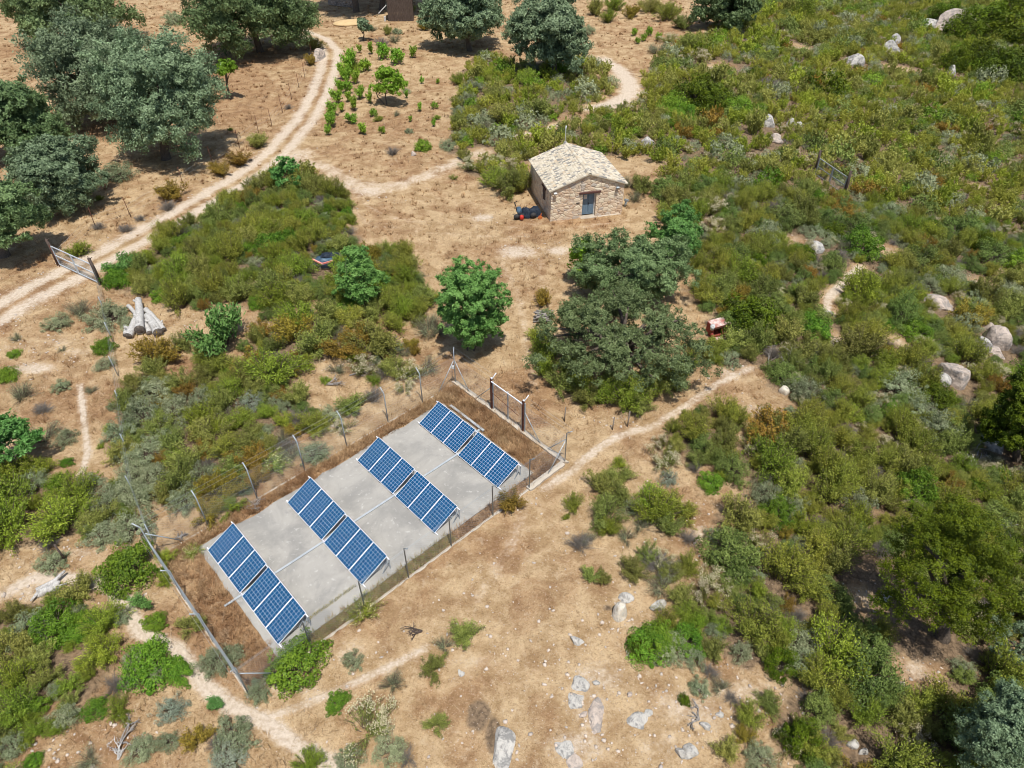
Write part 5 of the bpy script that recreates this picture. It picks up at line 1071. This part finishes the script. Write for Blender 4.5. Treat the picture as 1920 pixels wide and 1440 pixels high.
ZONES = [  # polygon, kinds with weights, width range (m), spacing factor, nearest label
 (0, dict(rockrose=.20, broom=.19, heath=.14, phillyrea=.16, orange=.03, lentisk=.05, juniper=.10, cream=.11, dead=.07, sparse=.03, deep=.015), (1.2, 2.9), .375, 'of the closed scrub on the right hillside'),
 (1, dict(rockrose=.3, broom=.22, heath=.2, phillyrea=.1, lentisk=.1, cream=.05, juniper=.03), (1.3, 2.8), .37, 'of the thicket behind the stone hut'),
 (2, dict(rockrose=.3, broom=.15, heath=.2, juniper=.15, lentisk=.12, sparse=.08), (1.1, 2.6), .42, 'of the thicket under the tall rounded oak'),
 (3, dict(rockrose=.3, broom=.3, heath=.26, orange=.05, lentisk=.05, dead=.04), (1.2, 2.4), .38, 'of the thicket between track and trailer'),
 (4, dict(rockrose=.38, orange=.22, heath=.16, sparse=.1, dead=.08, juniper=.06), (1.0, 2.1), .50, 'of the loose scrub left of the clearing'),
 (5, dict(rockrose=.38, juniper=.18, heath=.18, orange=.1, sparse=.08, dead=.08), (1.1, 2.4), .40, 'of the scrub outside the left fence line'),
 (6, dict(heath=.6, rockrose=.15, lentisk=.15, juniper=.1), (1.0, 2.0), .42, 'of the bright scrub at the left edge'),
 (7, dict(heath=.38, rockrose=.32, lentisk=.16, juniper=.14), (.9, 1.9), .43, 'of the scrub in the lower left corner')]
FAR = []; GCELL = {}
def cell(x, y): return int(x // 3), int(y // 3)
for a, b, c in PLACED: GCELL.setdefault(cell(a, b), []).append((a, b, c))
def hits(x, y, r, f):
    cx, cy = cell(x, y)
    for i in (-1, 0, 1):
        for j in (-1, 0, 1):
            for a, b, c in GCELL.get((cx + i, cy + j), ()):
                if math.hypot(x - a, y - b) < (r + c) * f: return True
    return False
rz_ = np.random.default_rng(23); CNT = {}; NK = {}; NEAR = []
for h_ in HAND: NK[KN[h_[0]]] = NK.get(KN[h_[0]], 0) + 1
for zi, wts, (w0, w1), f, ph in ZONES:
    P = DENSEW[zi]; xs = [q[0] for q in P]; ys = [q[1] for q in P]; x0, x1, y0, y1 = min(xs), max(xs), max(5, min(ys)), min(150, max(ys))
    ks = list(wts); pr = np.array([wts[k] for k in ks]); pr /= pr.sum(); cand = []
    n = int((x1 - x0) * (y1 - y0) * 4.5); X = rz_.uniform(x0, x1, n); Y = rz_.uniform(y0, y1, n); X = X[inpoly(X, Y, P) if False else slice(None)]
    ok = inpoly(X, Y, P); X, Y = X[ok], Y[ok]
    qx, qy = pj(X, Y, gz(X, Y)); ok = (qx > -90) & (qx < 2010) & (qy > -40) & (qy < 1530); X, Y = X[ok], Y[ok]; qx, qy = qx[ok], qy[ok]
    patch = np.sin(X * .35 + 2 * np.sin(Y * .21)) + np.sin(Y * .31 - X * .2 + 1)          # kinds gather in drifts
    for x, y, q1, q2, dr in zip(X, Y, qx, qy, patch):
        wm = w0 * .8 + (w1 * 1.12 - w0 * .8) * rz_.random() ** 1.6; r = wm / 2
        far = y > 56
        if far: wm *= 1.25; r *= 1.6
        if hits(x, y, r, f) or not clear(x, y, r): continue
        k = ks[rz_.choice(len(ks), p=pr)]
        if dr > .9 and rz_.random() < .5: k = ks[0]
        if dr < -.9 and rz_.random() < .5 and len(ks) > 1: k = ks[1]
        if k == 'deep': wm *= 1.3
        if k == 'broom': wm = min(wm, 2.4)
        if k in ('cream', 'dead', 'sparse', 'silver'): wm = min(wm, 1.5)
        GCELL.setdefault(cell(x, y), []).append((x, y, r))
        if far: FAR.append((k, x, y, wm)); continue
        NEAR.append((wm / depth((x, y, 0)), k, x, y, wm, q1, q2, ph))
# the plants that show largest stand as single shrubs, about 300 of a kind; the rest joins the mass
for _, k, x, y, wm, q1, q2, ph in sorted(NEAR, reverse=True):
    if NK.get(KN[k], 0) >= 290:
        k = next((q for q in ('rockrose', 'broom', 'phillyrea', 'heath', 'juniper') if NK.get(KN[q], 0) < 290), None)
        if k is None: FAR.append(('rockrose', x, y, wm)); continue
    NK[KN[k]] = NK.get(KN[k], 0) + 1; lb = KD[k] + ' ' + ph; lb2 = (size_word(wm) + ' ' + KD[k] + ' ' + where(q1, q2)).strip()
    if lb2 not in USED and len(lb2.split()) <= 16 and math.hypot(*min(((l[1] - q1, l[2] - q2) for l in LM), key=lambda v: math.hypot(*v))) < 90: lb = lb2; USED[lb] = 1
    put(k, Vector((x, y, float(gz(x, y)))), wm, lb, KN[k].replace('_', ' ') + 's in the scrub', rz_.uniform(.95, 1.45))
print('SHRUBS', CNT, 'far', len(FAR), 'hand', len(HAND))
# the far hillside: one mass of scrub
def far_scrub():
    V = []; Q = []; T = []; Ccol = []; n0 = 0; VV = []; QQ = []; MI = []; TT = []
    order = ['rockrose', 'heath', 'orange', 'lentisk', 'juniper', 'cream', 'dead', 'sparse', 'deep', 'broom', 'phillyrea']
    mats = [ROCKROSE, HEATH, ORNG, LENTISK, JUNI, CREAM, GREYT, JUNI, DEEP, BROOM, PHIL]
    L = {}
    def lod(k):
        if k in ('rockrose', 'heath', 'orange', 'broom'): f = [shrub_mesh(None, rz_, [], 46, KH[k], 900, .075, .033, .1, 1, .05, .4, None, False) for _ in range(4)]
        elif k == 'cream': f = [shrub_mesh(None, rz_, [], 40, .75, 420, .095, .04, .1, 1, .05, .4, (26, .08, 7, .05), False) for _ in range(3)]
        elif k in ('dead', 'sparse'): f = [shrub_mesh(None, rz_, [], 40, .6, 260, .10, .018, .1, 1, .05, .4, None, False) for _ in range(2)]
        else: f = [clump_mesh(None, rz_, [], 52, KH[k] * .9, .22, 18, .070, .034, .9, -.3) for _ in range(4)]
        return [(np.concatenate(q.V), np.concatenate(q.Q), np.concatenate(q.M), np.concatenate(q.T)) for q in f]
    for k, x, y, wm in FAR:
        if k not in L: L[k] = lod(k)
        v, q, m, t = L[k][rz_.integers(len(L[k]))]; an = rz_.uniform(0, 6.28); r = wm / 2; ca, sa = math.cos(an), math.sin(an)
        v = np.stack([(v[:, 0] * ca - v[:, 1] * sa) * r + x, (v[:, 0] * sa + v[:, 1] * ca) * r + y, v[:, 2] * r * rz_.uniform(1.0, 1.5) + float(gz(x, y))], -1)
        keep = m != 1; q, t, m = q[keep], t[keep], m[keep]; b = rz_.random()
        VV.append(v); QQ.append(q + n0); n0 += len(v); MI.append(np.where(m == 2, 5, 0 if k == 'cream' else order.index(k))); TT.append(np.clip(.45 * b + .6 * t, 0, 1))
    tag(link('scrub', npmesh('scrub', np.concatenate(VV), np.concatenate(QQ), mats=mats, midx=np.concatenate(MI), tint=np.concatenate(TT))), 'closed olive green scrub covering the far right hillside', 'scrub', None, 'stuff')
far_scrub()

# ------------------------------------------------------------------ dry grass, and loose stones on the bare ground
def grass():
    rg = np.random.default_rng(41); XS = []; YS = []
    for y0, y1, dn in ((8, 16, 62), (16, 24, 48), (24, 34, 34), (34, 50, 18), (50, 75, 7), (75, 130, 2.5)):
        hwid = .78 * y1 + 12; n = int(2 * hwid * (y1 - y0) * dn); XS.append(rg.uniform(-hwid, hwid, n)); YS.append(rg.uniform(y0, y1, n))
    x = np.concatenate(XS); y = np.concatenate(YS); px, py = pj(x, y, gz(x, y)); ok = (px > -60) & (px < 1980) & (py > -30) & (py < 1490); x, y = x[ok], y[ok]
    s, t = st_of(x, y); ok = ~((s > -.6) & (s < 6.7) & (t > -.35) & (t < 13.9)); x, y = x[ok], y[ok]
    hx, hy = (x - 3.011), (y - 50.095); a, b = hx * math.cos(.239) + hy * math.sin(.239), -hx * math.sin(.239) + hy * math.cos(.239); ok = ~((a > -.05) & (a < 6) & (b > -.1) & (b < 6.3)); x, y = x[ok], y[ok]
    M = masks(x, y); keep = rg.random(len(x)) > np.clip(M['dust'] * 1.5 - .1, 0, .985); keep &= rg.random(len(x)) > M['litter_shade'] * .45
    x, y = x[keep], y[keep]; M = {k: v[keep] for k, v in M.items()}; n = len(x)
    tall = np.clip(.5 + .5 * np.sin(x * .5 + np.sin(y * .4)) * np.sin(y * .6 - x * .2) + .3 * M['brown'], 0, 1.2); px, py = pj(x, y, 0 * x)
    near = sstep((np.hypot(px - 1010, (py - 1200) * 1.1) - 260) / 260)          # the trodden ground at the bottom has short flattened straw
    h = (.10 + .22 * tall * rg.random(n)) * (.6 + .7 * near) * (1 + .2 * (M['weed'] > .3)); w_ = .0105 * np.maximum(1, y / 26) * rg.uniform(.7, 1.5, n)
    az = rg.uniform(0, 6.283, n); lean = rg.uniform(.25, 1.5, n) * (1.9 - .9 * near); z = gz(x, y)
    dx, dy = np.cos(az), np.sin(az); L = h / np.sqrt(1 + lean ** 2); b0 = np.stack([x, y, z - .01], -1); tip = b0 + np.stack([dx * lean * L * 1.6, dy * lean * L * 1.6, L * 1.1], -1)
    wa = az + rg.uniform(.6, 2.5, n); sd = np.stack([np.cos(wa), np.sin(wa), 0 * wa], -1) * w_[:, None]
    V = np.stack([b0 - sd, b0 + sd, tip], 1).reshape(-1, 3); T = np.arange(n * 3).reshape(-1, 3)
    rep = lambda v: np.repeat(v, 3)
    me = npmesh('dry_grass', V, None, T, mats=[GRASS], tint=rg.random(n), attrs={k: rep(v) for k, v in M.items()})
    tag(link('dry_grass', me), 'straw coloured dry grass covering the open ground', 'grass', None, 'stuff'); print('GRASS', n)
grass()
def tussocks():
    rg = np.random.default_rng(47); XS = []; YS = []
    for y0, y1, dn in ((8, 20, 1.6), (20, 34, 2.0), (34, 60, 1.5), (60, 125, .5)):
        hw = .78 * y1 + 8; n = int(2 * hw * (y1 - y0) * dn); XS.append(rg.uniform(-hw, hw, n)); YS.append(rg.uniform(y0, y1, n))
    x = np.concatenate(XS); y = np.concatenate(YS); px, py = pj(x, y, gz(x, y)); ok = (px > -40) & (px < 1960) & (py > -20) & (py < 1480)
    near = sstep((np.hypot(px - 1010, (py - 1200) * 1.1) - 230) / 330); clump = .5 + .5 * np.sin(x * .7 + np.sin(y * .5 + 1)) * np.sin(y * .8 - x * .3); ok &= rg.random(len(x)) < (.12 + .88 * near) * (.25 + .75 * clump); x, y = x[ok], y[ok]
    e = 900; es = np.concatenate([rg.uniform(-1.2, -.45, e), rg.uniform(-1.2, 7, e), rg.uniform(-1.1, 7.1, e // 2), rg.uniform(6.7, 7.15, e // 2)]); et = np.concatenate([rg.uniform(-1.6, 15.2, e), rg.uniform(13.8, 15.3, e), rg.uniform(-1.7, -.25, e // 2), rg.uniform(-1.5, 15.2, e // 2)])
    x = np.concatenate([x, O0[0] + EV[0] * es + NV[0] * et]); y = np.concatenate([y, O0[1] + EV[1] * es + NV[1] * et])
    s, t = st_of(x, y); ok = ~((s > -.52) & (s < 6.68) & (t > -.3) & (t < 13.87)); hx, hy = (x - 3.011), (y - 50.095); a, b = hx * math.cos(.239) + hy * math.sin(.239), -hx * math.sin(.239) + hy * math.cos(.239); ok &= ~((a > -.05) & (a < 6) & (b > -.1) & (b < 6.3))
    x, y = x[ok], y[ok]; M = masks(x, y); ok = rg.random(len(x)) > M['dust'] * 1.8; ok &= rg.random(len(x)) > M['litter_shade'] * .5; x, y = x[ok], y[ok]; M = {k: v[ok] for k, v in M.items()}
    n = len(x); m = 16; i = np.repeat(np.arange(n), m); N = n * m; sz = rg.uniform(.55, 1.25, n)[i]; inside = np.zeros(N)
    rad = .11 * sz * np.sqrt(rg.random(N)); az = rg.uniform(0, 6.28, N); bx = x[i] + np.cos(az) * rad; by = y[i] + np.sin(az) * rad; h = .30 * sz * rg.uniform(.5, 1.15, N); le = h * rg.uniform(.25, .9, N); a2 = az + rg.normal(0, .6, N); z = gz(x, y)[i]
    w_ = .011 * np.maximum(1, y[i] / 24); b0 = np.stack([bx, by, z - .01], -1); tip = b0 + np.stack([np.cos(a2) * le, np.sin(a2) * le, h], -1); wa = a2 + 1.57 + rg.normal(0, .5, N); sd = np.stack([np.cos(wa), np.sin(wa), 0 * wa], -1) * w_[:, None]
    V = np.stack([b0 - sd, b0 + sd, tip], 1).reshape(-1, 3); T = np.arange(N * 3).reshape(-1, 3); tint = np.clip(rg.random(n)[i] * .6 + .3 * rg.random(N) + .3, 0, 1.2)
    me = npmesh('dry_grass_tussocks', V, None, T, mats=[GRASS], tint=tint, attrs={k: np.repeat(v[i] * (0 if k == 'dust' else 1), 3) for k, v in M.items()})
    tag(link('dry_grass_tussocks', me), 'taller tufts of straw coloured dry grass', 'grass', None, 'stuff')
tussocks()
def stones():
    rg = np.random.default_rng(43); n = 4200; ang = rg.uniform(0, 6.28, n); src = rg.integers(0, len(PATCHW), n)
    PA = np.array(PATCHW); x = PA[src, 0] + PA[src, 2] * rg.normal(0, .8, n); y = PA[src, 1] + PA[src, 3] * rg.normal(0, .8, n)
    tp = np.concatenate([np.linspace(a, b, 40) for a, b in zip(TRACK[:-1], TRACK[1:])]); tp = tp[rg.integers(0, len(tp), 1500)] + np.sign(rg.normal(size=(1500, 1))) * rg.normal(1.6, .5, (1500, 1)) * np.array([[.75, -.65]]); x = np.concatenate([x, tp[:, 0]]); y = np.concatenate([y, tp[:, 1]])
    m = 900; ex = np.array([G(a, b)[:2] for a, b in zip(rg.uniform(800, 1480, m), rg.uniform(1000, 1440, m))]); x = np.concatenate([x, ex[:, 0]]); y = np.concatenate([y, ex[:, 1]]); n = len(x)
    s, t = st_of(x, y); ok = ~((s > -1.5) & (s < 7.5) & (t > -2) & (t < 15.7)) & (y > 6); x, y = x[ok], y[ok]; n = len(x)
    r = .014 + .075 * rg.random(n) ** 6; ico = np.array([(0, 0, 1), (.89, 0, .45), (.28, .85, .45), (-.72, .53, .45), (-.72, -.53, .45), (.28, -.85, .45), (.72, .53, -.45), (-.28, .85, -.45), (-.89, 0, -.45), (-.28, -.85, -.45), (.72, -.53, -.45), (0, 0, -1)])
    fc = np.array([(0, 1, 2), (0, 2, 3), (0, 3, 4), (0, 4, 5), (0, 5, 1), (1, 6, 2), (2, 7, 3), (3, 8, 4), (4, 9, 5), (5, 10, 1), (6, 7, 2), (7, 8, 3), (8, 9, 4), (9, 10, 5), (10, 6, 1), (11, 7, 6), (11, 8, 7), (11, 9, 8), (11, 10, 9), (11, 6, 10)])
    sc = rg.uniform(.6, 1.4, (n, 1, 3)) * r[:, None, None]; sc[:, :, 2] *= .6; V = (ico[None] + rg.normal(0, .16, (n, 12, 3))) * sc; a = rg.uniform(0, 6.28, n)[:, None]; X = V[:, :, 0] * np.cos(a) - V[:, :, 1] * np.sin(a); Yv = V[:, :, 0] * np.sin(a) + V[:, :, 1] * np.cos(a)
    V = np.stack([X + x[:, None], Yv + y[:, None], V[:, :, 2] + gz(x, y)[:, None] + r[:, None] * .2], -1).reshape(-1, 3); T = (fc[None] + (np.arange(n) * 12)[:, None, None]).reshape(-1, 3)
    tag(link('loose_stones', npmesh('loose_stones', V, None, T, mats=[STONEY])), 'small loose pale stones strewn over the bare soil', 'stones', None, 'stuff')
stones()

def weeds():
    rg = np.random.default_rng(51); n1, n2 = 1100, 2600
    ss = np.concatenate([6.02 + rg.normal(0, .035, n1), rg.uniform(6.68, 7.15, n2)]); tt = np.concatenate([.2 + 3.6 * rg.random(n1) ** 1.2, 8.6 * rg.random(n2) - .2]); n = len(ss)
    x = O0[0] + EV[0] * ss + NV[0] * tt; y = O0[1] + EV[1] * ss + NV[1] * tt; z = np.where(ss < 6.3, .05, 0.0)
    h = np.where(ss < 6.3, .09, .17) * rg.uniform(.3, 1.2, n); az = rg.uniform(0, 6.28, n); le = rg.uniform(.2, .9, n) * h
    b0 = np.stack([x, y, z], -1); tip = b0 + np.stack([np.cos(az) * le, np.sin(az) * le, h], -1); sd = np.stack([-np.sin(az), np.cos(az), 0 * az], -1) * .011
    V = np.stack([b0 - sd, b0 + sd, tip], 1).reshape(-1, 3); T = np.arange(n * 3).reshape(-1, 3)
    tag(link('green_weeds', npmesh('green_weeds', V, None, T, mats=[WEED], tint=rg.random(n))), 'yellowish green weeds along the slab edge and its joint', 'weeds', None, 'stuff')
WEED = leafmat('weed_blade', (.24, .23, .06), (.50, .42, .20), .3)
weeds()
